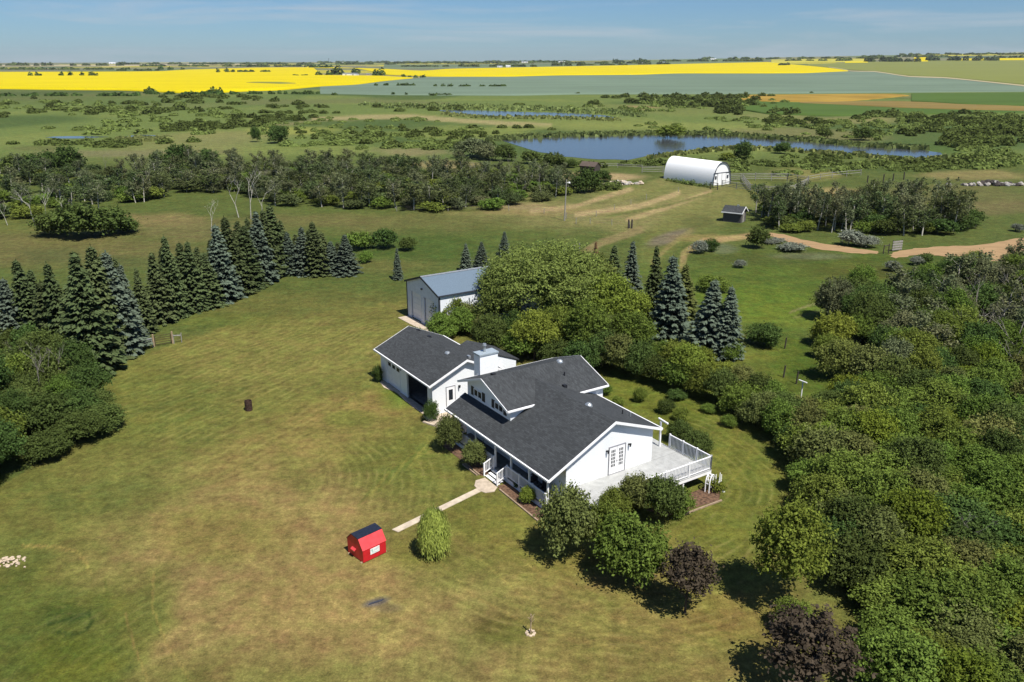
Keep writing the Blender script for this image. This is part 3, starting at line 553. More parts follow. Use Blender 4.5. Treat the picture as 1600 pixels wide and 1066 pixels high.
# ---- porch
po=box('porch_floor',M['porch'],HO,-13.4,-.02,-1.62,-.02,-.1,.05)
box('porch_skirt',M['soffit'],HO,-13.4,-.02,-1.64,-1.58,-.5,-.105)
for s in (-13.3,-10,-7.05,-4.82,-2.4,-.1): box('porch_post',M['trim'],HO,s-.06,s+.06,-1.58,-1.46,.05,roofz(-1.5)-.15)
def railing(name,p0,p1,zb,zt,posts,par=HO,sp=.125,label=None):
    """rail along p0->p1 (s,t) with every baluster a child"""
    p0=Vector((*p0,0));p1=Vector((*p1,0)); d=p1-p0; L_=d.length; a=math.atan2(d.y,d.x)
    b=MB(); b.box(0,L_,-.045,.045,zt-.06,zt).box(0,L_,-.03,.03,zb+.08,zb+.13); r=b.build(name,M['trim'],par); r.location=p0; r.rotation_euler=(0,0,a)
    q0=None
    for k in range(posts+1):
        x=L_*k/posts; c=MB().box(-.055,.055,-.055,.055,zb-.1,zt+.06).build('railing_post',M['trim'],r) if q0 is None else copy_at(q0,r,(x,0,0))
        if q0 is None: q0=c; c.location=(x,0,0)
    m0=None; nB=int(L_/sp)
    for k in range(1,nB):
        x=L_*k/nB
        if m0 is None: m0=MB().box(-.019,.019,-.019,.019,zb+.13,zt-.06).build('baluster',M['trim'],r); m0.location=(x,0,0)
        else: copy_at(m0,r,(x,0,0))
    return r
railing('porch_railing',(-5.2,-1.66),(-.1,-1.66),.05,1.0,3); railing('porch_railing',(-13.3,-1.66),(-7.05,-1.66),.05,1.0,3)
# stairs: three treads between railings
for k in range(3):
    zt=-.10-.14*k; MB().box(-7.0,-5.25,-1.62-.3*(k+1),-1.645-.3*k,zt-.05,zt).build('stair_tread',M['trim'],HO)
    box('stair_riser',M['soffit'],HO,-6.98,-5.27,-1.64-.3*k,-1.62-.3*k,zt-.14 if k==2 else zt-.14,zt-.055+.0)
for s in (-7.08,-5.2):
    b=MB(); b.box(s-.05,s+.05,-2.6,-2.5,-.45,.62)
    b.prism([(s-.035,-1.66,.96),(s-.035,-2.58,.58),(s-.035,-2.58,.64),(s-.035,-1.66,1.02)],(.07,0,0))
    b.prism([(s-.025,-1.66,.15),(s-.025,-2.58,-.22),(s-.025,-2.58,-.16),(s-.025,-1.66,.21)],(.05,0,0)); r=b.build('stair_railing',M['trim'],HO)
    for k in range(1,7):
        t=-1.66-.92*k/7; f=(-1.66-t)/.92; box('baluster',M['trim'],r,s-.018,s+.018,t-.018,t+.018,.18-.37*f,.98-.38*f)
# ---- deck: boards laid one by one, joined
b=MB(); s=.02; k=0
while s<3.5:
    b.box(s,s+.135,-.35,10.95,.86,.9+rndp.uniform(-.003,.003)); s+=.143
t=8.2; 
s=-7.3
while s<-.02:
    b.box(s,s+.135,8.2,10.95,.86,.9+rndp.uniform(-.003,.003)); s+=.143
dk=b.build('deck_boards',M['deck'],HO); dk['kind']='stuff'
box('deck_fascia',M['trim'],HO,3.52,3.57,-.4,10.98,.60,.88); box('deck_fascia',M['trim'],HO,-7.3,3.515,10.955,11.0,.60,.88); box('deck_fascia',M['trim'],HO,.02,3.515,-.4,-.36,.60,.88)
box('deck_beam',M['soffit'],HO,3.1,3.2,-.3,10.9,.62,.855)
for t in (-.2,2.6,5.4,8.2,10.8): box('deck_pier',M['trim'],HO,3.36,3.5,t-.07,t+.07,-.46,.6)
railing('deck_railing',(3.5,4.1),(3.5,10.93),.92,2.02,3,sp=.14); railing('deck_railing',(3.5,10.93),(-.91,10.93),.92,2.02,3,sp=.14); railing('deck_railing',(3.5,-.35),(1.2,-.35),.92,1.5,2,sp=.14)
box('deck_post',M['trim'],HO,-1.53,-1.41,10.34,10.46,.9,3.05); 
MB().prism([(-1.75,10.34,3.2),(-1.75,10.46,3.2),(-1.75,10.46,3.3),(-1.75,10.34,3.3)],(.95,.1,-.15)).build('pergola_beam',M['trim'],HO)
# ================================================================ attached-looking but separate garage
GA=empty('garage',(O2[0]+U2[0]*-19.2,O2[1]+U2[1]*-19.2,.45),TH,'white double garage with one open bay and charcoal shingle roof','garage')
def gz(t): return 2.71+.4444*(t+1.0) if t<=2.87 else 4.43-.4444*(t-2.87)
gw=[(0,-.57,-.55),(0,6.3,-.55),(0,6.3,gz(6.3)-.17),(0,2.87,gz(2.87)-.17),(0,-.57,gz(-.57)-.17)]
MB().prism([(-.15,*p[1:]) for p in gw],(.15,0,0)).build('wall',M['white'],GA)
MB().prism([(-11.0,*p[1:]) for p in gw],(.15,0,0)).build('wall',M['white'],GA)
box('wall',M['white'],GA,-10.85,-.15,6.15,6.3,-.55,gz(6.3)-.17)
ft=gz(-.5)-.2
for a,c in ((-10.85,-9.55),(-6.62,-5.12),(-.95,-.15)): box('wall',M['white'],GA,a,c,-.57,-.42,-.55,ft)
box('wall',M['white'],GA,-9.55,-6.62,-.57,-.42,2.06,ft); box('wall',M['white'],GA,-5.12,-.95,-.57,-.42,2.1,ft)
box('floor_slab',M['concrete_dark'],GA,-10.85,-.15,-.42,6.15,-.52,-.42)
box('partition',M['interior'],GA,-6.0,-5.9,-.4,6.1,-.4,2.6)
gd=MB().box(-9.53,-6.64,-.50,-.47,-.4,2.05).build('garage_door',M['trim'],GA)
for k in range(4):
    for c in range(3):
        a=-9.5+c*.957; 
        if k==3: box('window',M['dark_glass'],gd,a+.18,a+.78,-.54,-.51,1.55,1.92)
    box('panel',M['trim'],gd,-9.52,-6.65,-.53,-.502,-.39+k*.61,.20+k*.61)
for s in (-9.61,-6.62,-5.12): box('door_jamb',M['trim'],GA,s,s+.07,-.62,-.572,-.45,2.1)
rg=MB(); rg.slab([(-11.4,-1,gz(-1)),(.4,-1,gz(-1)),(.4,2.87,4.43),(-11.4,2.87,4.43)],.14); rg.slab([(-11.4,2.87,4.43),(.4,2.87,4.43),(.4,6.75,gz(6.75)),(-11.4,6.75,gz(6.75))],.14)
# rear extension roof
rg.slab([(-4.6,4.3,3.72),(-.2,4.3,3.72),(-.2,5.75,4.32),(-4.6,5.75,4.32)],.12); rg.slab([(-4.6,5.75,4.32),(-.2,5.75,4.32),(-.2,8.9,3.1),(-4.6,8.9,3.1)],.12)
groof=rg.build('roof',M['roof'],GA)
MB().prism([(-4.4,6.3,-.5),(-4.4,8.6,-.5),(-4.4,8.6,3.0),(-4.4,5.75,4.15),(-4.4,5.2,3.9)],(.12,0,0)).build('wall',M['white'],GA)
box('wall',M['white'],GA,-4.28,-.4,8.48,8.6,-.5,3.0); MB().prism([(-.4,6.3,-.5),(-.4,8.6,-.5),(-.4,8.6,3.0),(-.4,5.75,4.15),(-.4,5.2,3.9)],(.12,0,0)).build('wall',M['white'],GA)
for t0,z0,t1,z1 in ((-1.03,gz(-1.03),2.87,4.43),(2.87,4.43,6.78,gz(6.78))):
    for s in (.402,-11.455): MB().prism([(s,t0,z0+.01),(s,t1,z1+.01),(s,t1,z1-.2),(s,t0,z0-.2)],(.05,0,0)).build('rake_board',M['trim'],groof)
box('gutter',M['trim'],groof,-11.45,.45,-1.13,-1.01,2.55,2.69); box('gutter',M['trim'],groof,-11.45,.45,6.76,6.88,2.55,2.69)
dome('skylight',M['galv'],groof,(-2.6,2.5,4.2),.33,.28,.2)
for s,t in ((-9.9,3.2),(-7.4,3.1)): box('roof_vent',M['black'],groof,s-.18,s+.18,t-.15,t+.15,gz(t)-.1,gz(t)+.14)
box('roof_vent',M['galv'],groof,-1.0,-.6,3.6,3.85,gz(3.7)-.1,gz(3.7)+.22)
md=box('entry_door',M['trim'],GA,.004,.045,.86,1.72,-.1,2.02); box('pane',M['dark_glass'],md,.04,.055,1.08,1.5,.75,1.75)
for a in ((.80,.86,-.1,2.08),(1.72,1.78,-.1,2.08),(.86,1.72,2.02,2.08)): box('door_frame',M['grey_trim'],GA,.003,.06,*a)
wall_light(GA,.004,2.15,1.9)
box('light_bar',M['black'],GA,-6.5,-6.3,-.66,-.575,1.95,2.0)
# things stored in the open bay
tag(box('tool_chest',mat('dull_chest',(.06,.035,.03),.6),None,0,.7,0,.5,0,1.1),'dark tool chest standing inside the open garage bay','chest')
tcst=bpy.context.scene.objects['tool_chest']; tcst.location=(O2[0]+U2[0]*-23.8+V2[0]*2.2,O2[1]+U2[1]*-23.8+V2[1]*2.2,.03); tcst.rotation_euler=(0,0,TH)
tag(sheet('garage_apron',[(593,597.5),(599,594.5),(612,602),(640,618),(668,636),(690,655),(700,664),(690,671),(681,667),(668,658),(661,648),(640,632),(622,616),(600,606)],M['concrete'],'concrete strip in front of the garage doors',.03,.5,sub=3))
HW=lambda s,t,z=0: Vector((O2[0]+U2[0]*s+V2[0]*t,O2[1]+U2[1]*s+V2[1]*t,z))
def hsheet(name,st,m,z,th,label,kind='structure'):
    o=MB().prism([HW(s,t,z-th) for s,t in st],(0,0,th)).build(name,m); return tag(o,label,kind=kind)
hsheet('side_walk',[(-19.2,-1.2),(-14.6,-1.2),(-14.6,2.2),(-19.2,2.2)],M['concrete'],.06,.05,'concrete walk between garage and house')
b=MB()
pts=[(-6.75,-2.68),(-4.95,-2.68),(-4.55,-3.2),(-4.75,-3.85),(-5.3,-4.1),(-6.1,-4.0),(-6.75,-3.5)]
hsheet('patio',pts,M['concrete'],.05,.06,'rounded concrete landing below the porch stairs')
wk=[g1(612.5,828),g1(622,832),g1(757.5,765.5),g1(750.5,761)]
tag(MB().prism([(p.x,p.y,-.01) for p in wk],(0,0,.05)).build('front_walk',mat('walk_concrete',(.50,.42,.32),.85,noise=.15,nscale=2,bump=.2)),'straight narrow concrete walk leading to the patio',kind='structure')
hsheet('mulch_bed',[(-14.4,-2.75),(-7.15,-2.75),(-7.15,-1.66),(-14.4,-1.66)],M['mulch'],.035,.03,'bark mulch bed left of the porch stairs')
hsheet('mulch_bed',[(-5.1,-2.6),(.6,-2.75),(.6,-1.66),(-5.1,-1.66)],M['mulch'],.035,.03,'bark mulch bed right of the porch stairs')
hsheet('soil_bed',[(3.6,4.5),(5.1,5.2),(5.5,9.9),(4.4,11.3),(3.6,11.2)],M['mulch'],.03,.03,'bare soil bed beside the deck')
def bar(a,c,w=.12,h=.1,m=None,name='bed_edging',label=''):
    a=Vector(a);c=Vector(c);d=(c-a).normalized(); nrm=Vector((-d.y,d.x,0))*w/2
    return tag(MB().prism([a-nrm,c-nrm,c+nrm,a+nrm],(0,0,h)).build(name,m or M['edging']),label,'edging')
bar(HW(-4.6,-2.72),HW(.6,-2.85),label='timber edging of the mulch bed right of the stairs'); bar(HW(-9.6,-2.8),HW(-7.4,-2.8),label='timber edging of the mulch bed left of the stairs'); bar(HW(-9.6,-3.0),HW(-7.4,-3.0),label='second pale timber lying in front of the left bed')
bar(HW(5.55,5.6),HW(5.65,10.0),label='edging along the soil bed at the deck corner')
bar(HW(-18.5,-1.9),HW(-17.2,-1.4),.25,.12,M['concrete'],label='short concrete kerb by the round shrub at the garage corner')
# porch furniture, bench, arch, pot
def porch_chair(s,t,rz,label):
    e=empty('porch_chair',HW(s,t,.5),TH+rz,label,'chair')
    box('seat',M['black'],e,-.3,.3,-.3,.3,.32,.42); MB().prism([(-.3,.24,.4),(.3,.24,.4),(.3,.34,1.05),(-.3,.34,1.05)],(0,.06,0)).build('backrest',M['black'],e)
    for x in (-.27,.27):
        for y in (-.27,.27): box('leg',M['black'],e,x-.03,x+.03,y-.03,y+.03,0,.32)
        box('armrest',M['black'],e,x-.05,x+.05,-.3,.3,.6,.64)
porch_chair(-1.6,-.9,.2,'black outdoor armchair under the right end of the porch roof'); porch_chair(-3.3,-.65,.1,'black outdoor armchair beside the dark porch window')
e=empty('garden_bench',HW(4.15,7.3,.03),TH+math.pi/2,'reddish brown bench under the deck edge','bench')
for k in range(3): box('slat',M['brick'],e,-.75,.75,-.24+k*.17,-.1+k*.17,.4,.44)
for x in (-.65,.65): box('leg',M['brick'],e,x-.04,x+.04,-.2,.2,0,.4)
e=empty('garden_arch',HW(4.1,10.35,.0),TH+math.pi/2+.3,'white curved metal arch leaning at the deck corner','arch')
for y,nm in ((-.16,'hoop'),(.16,'hoop')):
    b=MB(); pr=None
    for k in range(13):
        a=math.pi*k/12; q=Vector((.42*math.cos(a),y,.75+.62*math.sin(a))); 
        if pr is not None: b.tube(pr,q,.045,n=6)
        pr=q
    b.tube((.42,y,0),(.42,y,.75),.045).tube((-.42,y,0),(-.42,y,.75),.045).build(nm,M['trim'],e)
for k in range(7):
    a=math.pi*k/6; box('rung',M['trim'],e,.42*math.cos(a)-.02,.42*math.cos(a)+.02,-.16,.16,.73+.62*math.sin(a),.77+.62*math.sin(a))
# ================================================================ metal shop
p0=g1(637.5,493); SW=8.45; SLn=17.5; SH=4.6; SR=5.95
SHP=empty('metal_shop',(p0.x,p0.y,0),TH,'large white metal workshop with blue-grey roof and two overhead doors','workshop')
# local x: along front (toward camera-right), y: back
doors=[(1.05,3.75),(4.55,7.25)]
def shpr(y): return [(0,y,-.1),(SW,y,-.1),(SW,y,SH),(SW/2,y,SR),(0,y,SH)]
for a,c,z0,z1 in ((0,1.05,-.1,3.5),(3.75,4.55,-.1,3.5),(7.25,SW,-.1,3.5)): box('wall',M['metal_wall'],SHP,a,c,0,.15,z0,z1)
MB().prism([(0,0,3.5),(SW,0,3.5),(SW,0,SH-.02),(SW/2,0,SR-.05),(0,0,SH-.02)],(0,.15,0)).build('wall',M['metal_wall'],SHP)
MB().prism([(0,SLn-.15,-.1),(SW,SLn-.15,-.1),(SW,SLn-.15,SH-.02),(SW/2,SLn-.15,SR-.05),(0,SLn-.15,SH-.02)],(0,.15,0)).build('wall',M['metal_wall'],SHP)
box('wall',M['metal_wall'],SHP,SW-.15,SW,.15,SLn-.15,-.1,SH-.03); box('wall',M['metal_wall'],SHP,0,.15,.15,SLn-.15,-.1,SH-.03)
for a,c in doors:
    d=box('overhead_door',M['trim'],SHP,a,c,.22,.26,0,3.5)
    for k in range(5): box('panel',M['trim'],d,a+.04,c-.04,.195,.218,.03+k*.7,.67+k*.7)
    for q in (a-.13,c): box('door_jamb',M['trim'],SHP,q,q+.13,-.04,-.003,0,3.5)
r=MB(); r.slab([(-.15,-.2,SH-.02),(SW/2,-.2,SR+.03),(SW/2,SLn+.2,SR+.03),(-.15,SLn+.2,SH-.02)],.06); r.slab([(SW/2,-.2,SR+.03),(SW+.15,-.2,SH-.02),(SW+.15,SLn+.2,SH-.02),(SW/2,SLn+.2,SR+.03)],.06); sr=r.build('roof',M['metal_roof'],SHP)
MB().prism([(SW/2-.25,-.22,SR+.0),(SW/2,-.22,SR+.10),(SW/2+.25,-.22,SR+.0)],(0,SLn+.44,0)).build('ridge_cap',M['galv'],sr)
for x0,z0,x1,z1 in ((-.17,SH-.02,SW/2,SR+.04),(SW/2,SR+.04,SW+.17,SH-.02)): MB().prism([(x0,-.26,z0+.04),(x1,-.26,z1+.04),(x1,-.26,z1-.2),(x0,-.26,z0-.2)],(0,.055,0)).build('trim_board',M['charcoal_trim'],SHP)
for x in (-.04,SW-.1): box('corner_trim',M['charcoal_trim'],SHP,x,x+.14,-.05,-.002,0,SH-.1)
box('gutter',M['charcoal_trim'],SHP,SW+.16,SW+.26,-.2,SLn+.2,SH-.16,SH-.02); box('corner_trim',M['charcoal_trim'],SHP,SW+.003,SW+.04,-.05,.14,0,SH-.18)
box('wall_lamp',M['charcoal_trim'],SHP,SW/2-.1,SW/2+.1,-.2,-.003,4.35,4.5)
box('door_canopy',M['charcoal_trim'],SHP,7.4,8.4,-.5,-.003,1.9,2.0)
tag(MB().prism([(p0.x+U2[0]*a+V2[0]*c,p0.y+U2[1]*a+V2[1]*c,-.03) for a,c in ((.2,-1.5),(7.9,-1.3),(7.9,-.02),(.2,-.02))],(0,0,.08)).build('shop_apron',M['concrete']),'pale concrete apron before the workshop doors',kind='structure')
# ================================================================ white arched shelter (quonset)
q0=g1(1037,279); q1=g1(1114,291); d=(q1-q0); QL=d.length; qa=math.atan2(d.y,d.x); QW=6.5; QH=5.8
QS=empty('arched_shelter',(q0.x,q0.y,0),qa,'white fabric arched shelter by the corrals','shelter')
def arch(n=28):
    r=[]
    for k in range(n+1):
        a=math.pi*k/n; c=math.cos(a); s_=math.sin(a); r.append((QW/2-QW/2*math.copysign(abs(c)**.9,c),QH*(s_**.85)))
    return r
A=arch(); 
b=MB()
for (y0,z0),(y1,z1) in zip(A[:-1],A[1:]): b.quad((0,y0,z0),(QL,y0,z0),(QL,y1,z1),(0,y1,z1))
for (y0,z0),(y1,z1) in zip(A[:-1],A[1:]): b.quad((0,y0+(.03 if y0<QW/2 else -.03),z0-.03),(0,y1+(.03 if y1<QW/2 else -.03),z1-.03),(QL,y1+(.03 if y1<QW/2 else -.03),z1-.03),(QL,y0+(.03 if y0<QW/2 else -.03),z0-.03))
bmesh.ops.remove_doubles(b.b,verts=b.b.verts,dist=.001); cv=b.build('cover',M['tarp'],QS)
for p_ in cv.data.polygons: p_.use_smooth=True
MB().prism([(QL-.35,y,z*.985) for y,z in A],(.1,0,0)).build('end_wall',M['trim'],QS); MB().prism([(.2,y,z*.985) for y,z in A],(.1,0,0)).build('end_wall',M['trim'],QS)
b=MB()
for (y0,z0),(y1,z1) in zip(A[:-1],A[1:]): b.tube((QL+.02,y0,z0),(QL+.02,y1,z1),.11,n=5)
b.build('end_hoop',M['charcoal_trim'],QS)
box('header',M['charcoal_trim'],QS,QL-.24,QL-.14,.25,QW-.25,3.0,3.2)
for a,c in ((1.75,3.2),(3.3,4.75)): box('sliding_door',M['trim'],QS,QL-.22,QL-.16,a,c,.05,2.98)
for a in (1.66,3.21,4.76): box('door_seam',M['charcoal_trim'],QS,QL-.155,QL-.14,a,a+.08,.05,2.98)
for a in (.75,5.2): box('window',M['charcoal_trim'],QS,QL-.24,QL-.16,a,a+.6,1.6,2.4)
# ================================================================ small sheds
def shed(name,p,rz,Lx,Ly,h,rr,wallm,roofm,label,trim=None,ov=.3):
    e=empty(name,(p.x,p.y,p.z),rz,label,'shed'); 
    MB().prism([(0,0,0),(0,Ly,0),(0,Ly,h),(0,Ly/2,h+rr),(0,0,h)],(.1,0,0)).build('wall',wallm,e); MB().prism([(Lx-.1,0,0),(Lx-.1,Ly,0),(Lx-.1,Ly,h),(Lx-.1,Ly/2,h+rr),(Lx-.1,0,h)],(.1,0,0)).build('wall',wallm,e)
    box('wall',wallm,e,.1,Lx-.1,0,.1,0,h-.03); box('wall',wallm,e,.1,Lx-.1,Ly-.1,Ly,0,h-.03)
    k=rr/(Ly/2); r=MB().slab([(-ov,-ov,h-k*ov+.06),(Lx+ov,-ov,h-k*ov+.06),(Lx+ov,Ly/2,h+rr+.08),(-ov,Ly/2,h+rr+.08)],.07).slab([(-ov,Ly/2,h+rr+.08),(Lx+ov,Ly/2,h+rr+.08),(Lx+ov,Ly+ov,h-k*ov+.06),(-ov,Ly+ov,h-k*ov+.06)],.07).build('roof',roofm,e)
    if trim:
        box('fascia',trim,r,-ov,Lx+ov,-ov-.06,-ov-.005,h-k*ov-.1,h-k*ov+.08)
        for a,z0,c,z1 in ((-ov-.06,h-k*ov+.09,Ly/2,h+rr+.12),(Ly/2,h+rr+.12,Ly+ov,h-k*ov+.09)): MB().prism([(Lx+ov,a,z0),(Lx+ov,c,z1),(Lx+ov,c,z1-.2),(Lx+ov,a,z0-.2)],(.06,0,0)).build('rake_board',trim,r)
    return e
ps=g1(1129,346); pe=g1(1157,349); dv=pe-ps
e=shed('small_shed',ps,math.atan2(dv.y,dv.x),dv.length*1.0,3.0,2.1,.9,M['wood_old'],M['roof'],'small weathered shed with black roof and white fascia',M['trim'])
box('roof_vent',M['galv'],e,2.2,2.6,1.3,1.7,2.9,3.3)
box('door',M['wood_grey'],e,dv.length+.003,dv.length+.05,.9,1.9,0,1.9)
ps=g1(906,269); pe=g1(929,271); dv=pe-ps
shed('wooden_shed',ps,math.atan2(dv.y,dv.x),dv.length,3.2,1.9,1.0,M['wood_dark'],mat('old_brown_shingles',(.10,.075,.06),.9,noise=.3),'old brown wooden shed near the pond',None,.2)
# ================================================================ red ice shack
rp=g1(568,881); rq=g1(603.5,864); dv=rq-rp; ra=math.atan2(dv.y,dv.x); RL=dv.length; RW=1.75; RH=1.35
RS=empty('ice_shack',(rp.x,rp.y,0),ra,'red ice-fishing shack with dark roof sheet and white sign','shack')
# local x along sign face, y to the back; walls lean inwards slightly, faceted front slope
pf=[(0,.06),(-.02,.95),(.42,1.62),(1.35,1.58),(RW+.03,1.1),(RW,.06)]
MB().prism([(0,y,z) for y,z in pf],(.05,0,0)).build('end_wall',M['red'],RS); MB().prism([(RL-.05,y,z) for y,z in pf],(.05,0,0)).build('end_wall',M['red'],RS)
MB().prism([(.05,0,.06),(RL-.05,0,.06),(RL-.05,-.02,.95),(.05,-.02,.95)],(0,.04,0)).build('front_wall',M['red'],RS)
MB().prism([(-.03,-.05,.94),(RL+.03,-.05,.94),(RL+.03,.42,1.645),(-.03,.42,1.645)],(0,.035,-.02)).build('sloped_panel',M['red_light'],RS)
MB().prism([(-.05,.40,1.65),(RL+.05,.40,1.65),(RL+.05,1.2,1.70),(-.05,1.2,1.70)],(0,0,-.04)).build('roof',M['navy'],RS); MB().prism([(-.05,1.2,1.70),(RL+.05,1.2,1.70),(RL+.05,RW+.06,1.12),(-.05,RW+.06,1.12)],(0,0,-.04)).build('roof',M['navy'],RS)
MB().prism([(.05,RW,.06),(RL-.05,RW,.06),(RL-.05,RW+.03,1.1),(.05,RW+.03,1.1)],(0,-.04,0)).build('back_wall',M['red'],RS)
sg=MB().prism([(RL*.31,-.035,.42),(RL*.71,-.035,.42),(RL*.71,-.04,.83),(RL*.31,-.04,.83)],(0,.02,0)).build('sign',mat('sign_white',(.75,.75,.74),.4),RS)
gm=mat('sign_print',(.25,.45,.40),.5)
for a,c,z0,z1 in ((.36,.42,.66,.76),(.37,.44,.58,.63),(.46,.66,.68,.70),(.46,.62,.62,.64),(.38,.64,.50,.515)): MB().prism([(RL*a,-.0415,z0),(RL*c,-.0415,z0),(RL*c,-.042,z1),(RL*a,-.042,z1)],(0,.003,0)).build('print',gm,sg)
MB().prism([(-.01,.75,.72),(-.01,1.2,.72),(-.16,1.2,.60),(-.16,.75,.60)],(0,0,.04)).build('hatch',M['red_light'],RS); box('handle',M['galv'],RS,-.05,-.005,.95,1.05,.42,.5)
for y in (.1,RW-.2): box('skid',M['wood_tan'],RS,-.12,RL+.12,y,y+.1,-.01,.06)
# ================================================================ small yard objects
p=g1(389,641); e=empty('burn_barrel',p,0,'rusty steel burn barrel standing on the lawn','barrel')
b=MB(); n_=16
rr=[(.33,0),(.33,.3),(.345,.33),(.33,.36),(.33,.62),(.345,.65),(.33,.68),(.33,.95),(.29,.95),(.29,.06)]
rg_=[[b.b.verts.new((r_*math.cos(k*2*math.pi/n_),r_*math.sin(k*2*math.pi/n_),z)) for k in range(n_)] for r_,z in rr]
for q in range(len(rg_)-1):
    for k in range(n_): b.b.faces.new((rg_[q][k],rg_[q][(k+1)%n_],rg_[q+1][(k+1)%n_],rg_[q+1][k]))
b.b.faces.new(rg_[-1]); b.build('drum',M['rust'],e)
p=g1(1250.5,630); hh=h_at(p,596); e=empty('clothesline_post',p,TH,'white T-shaped clothesline post among the bushes','post')
MB().tube((0,0,0),(0,0,hh),.055,n=8).build('upright',M['trim'],e); MB().tube((-.45,0,hh),(.45,0,hh),.055,n=8).build('crossbar',M['trim'],e)
p=g1(882,345); hh=h_at(p,280.5); e=empty('yard_light_pole',p,.3,'tall grey wooden pole with a yard light','light pole')
MB().tube((0,0,0),(.25,0,hh),.15,.10,n=8).build('pole',M['wood_grey'],e); MB().tube((.25,0,hh-.7),(.85,0,hh-.6),.04,n=6).build('arm',M['galv'],e); MB().tube((.85,0,hh-.75),(.85,0,hh-.5),.22,.12,n=10).build('lamp',M['trim'],e)
p=g1(829,990); e=empty('staked_sapling',p,0,'thin leafless sapling in a small ring on the lawn','sapling')
MB().tube((0,0,0),(.03,0,1.3),.045,.03,n=6).build('stem',M['wood_tan'],e); b=MB()
for k in range(9):
    a=k*2.4; b.tube((.03,0,.75+.04*k),(.03+.2*math.cos(a),.2*math.sin(a),.95+.04*k),.022,.012,n=4)
b.build('branches',M['wood_tan'],e)
b=MB()
for k in range(8):
    a=k*math.pi/4; b.box(.22*math.cos(a)-.08,.22*math.cos(a)+.08,.22*math.sin(a)-.07,.22*math.sin(a)+.07,-.03,.05+.02*(k%3))
tag(b.build('stone_ring',M['sand']),'ring of pale rubble around the thin sapling','stones').location=p
# pale rubble at the left edge
def rocks(name,label,px,py,wx,wy,nr_,s0,s1,ms,seed,cat='rock pile',kids='stone'):
    c=g1(px,py); e=empty(name,c,0,label,cat); r_=random.Random(seed); base=[]
    for k in range(4):
        bm=bmesh.new(); bmesh.ops.create_icosphere(bm,subdivisions=1,radius=1)
        for v in bm.verts: v.co=Vector((v.co.x*r_.uniform(.7,1.25),v.co.y*r_.uniform(.7,1.2),v.co.z*r_.uniform(.45,.85)))
        me=bpy.data.meshes.new(kids); bm.to_mesh(me); bm.free(); me.materials.append(ms[k%len(ms)]); base.append(me)
    for k in range(nr_):
        o=bpy.data.objects.new(kids,base[k%4]); C.objects.link(o); o.parent=e; x,y=r_.gauss(0,wx/2),r_.gauss(0,wy/2); s_=r_.uniform(s0,s1)
        o.location=(x,y,s_*.3+max(0,(1-abs(x)/wx-abs(y)/wy))*s1*.8); o.rotation_euler=(r_.uniform(-.4,.4),r_.uniform(-.4,.4),r_.uniform(0,6.3)); o.scale=(s_,s_,s_)
    return e
rocks('rubble_patch','pale broken rubble at the left edge of the lawn',8,878,1.5,.6,70,.05,.15,[M['sand']],3,'rubble')
rocks('rock_pile','pile of pale field stones beside the pasture track',971,288,4.2,1.6,46,.3,.8,[M['stone'],M['concrete']],4)
rocks('debris_pile','long dark pile of logs and stones on the right pasture',1545,290,7.5,1.2,60,.3,.95,[M['wood_dark'],M['stone'],M['wood_grey'],M['wood_dark']],6,'debris pile','log')
# dark strip of metal lying on the lawn
p=g1(588,942); MB_=MB().prism([(-.5,0,0),(.35,0,0),(.5,.10,.0),(-.35,.11,.0)],(0,0,.05)).build('metal_strip',M['charcoal_trim']); MB_.location=p; MB_.rotation_euler=(0,0,.5); tag(MB_,'dark metal strip lying in the dry grass','scrap')
# ================================================================ fences and gates
def post_fence(name,pts,sp,label,h=1.2,rails=(),m=None,r=.06,wires=True,group=None,cat='fence'):
    P=[g1(*p) for p in pts]; e=empty(name,P[0],0,label,cat,group); o0=P[0]; pm=None; allp=[]
    for a,c in zip(P[:-1],P[1:]):
        n_=max(1,int((c-a).length/sp)); allp+= [a.lerp(c,k/n_) for k in range(n_)]
    allp.append(P[-1])
    for q in allp:
        hh=h*rndp.uniform(.9,1.12)
        if pm is None: pm=MB().tube((0,0,0),(0,0,h),r,r*.9,n=6).build('post',m or M['wood_grey'],e); pm.location=q-o0
        else: copy_at(pm,e,q-o0,(rndp.uniform(-.06,.06),rndp.uniform(-.06,.06),0),(1,1,hh/h))
    for z in rails:
        for a,c in zip(allp[:-1],allp[1:]):
            MB().tube(a-o0+Vector((0,0,h*z+rndp.uniform(-.06,.06))),c-o0+Vector((0,0,h*z+rndp.uniform(-.06,.06))),.07,n=5).build('rail',m or M['wood_grey'],e)
    if wires:
        b=MB()
        for z in (.35,.65,.92):
            for a,c in zip(allp[:-1],allp[1:]): b.tube(a-o0+Vector((0,0,h*z)),c-o0+Vector((0,0,h*z)),.012,n=3,cap=False)
        b.build('wire',M['bark_grey'],e)
    return e
post_fence('wire_fence',[(795,330),(850,334),(885,342),(922,350),(956,352),(984,356)],6,'wire fence from the yard pole to the dark gate posts')
post_fence('wire_fence',[(900,350),(960,328),(1010,312),(1060,300)],8,'wire fence running up beside the mown track')
post_fence('wire_fence',[(620,330),(700,330),(795,328)],12,'sparse wire fence across the pasture left of the pole',1.1)
post_fence('corral_fence',[(1003,270),(1036,271)],3,'plank corral left of the white shelter',1.9,(.25,.5,.75,.95),M['wood_grey'],.1,False)
post_fence('corral_fence',[(1110,296),(1121,297)],2.5,'short plank gate panel before the shelter door',1.8,(.3,.6,.9),M['wood_dark'],.12,False)
post_fence('corral_fence',[(1134,283),(1180,282),(1230,282),(1262,288)],3.2,'back row of grey corral planks right of the shelter',1.9,(.25,.5,.75,.95),M['wood_grey'],.1,False)
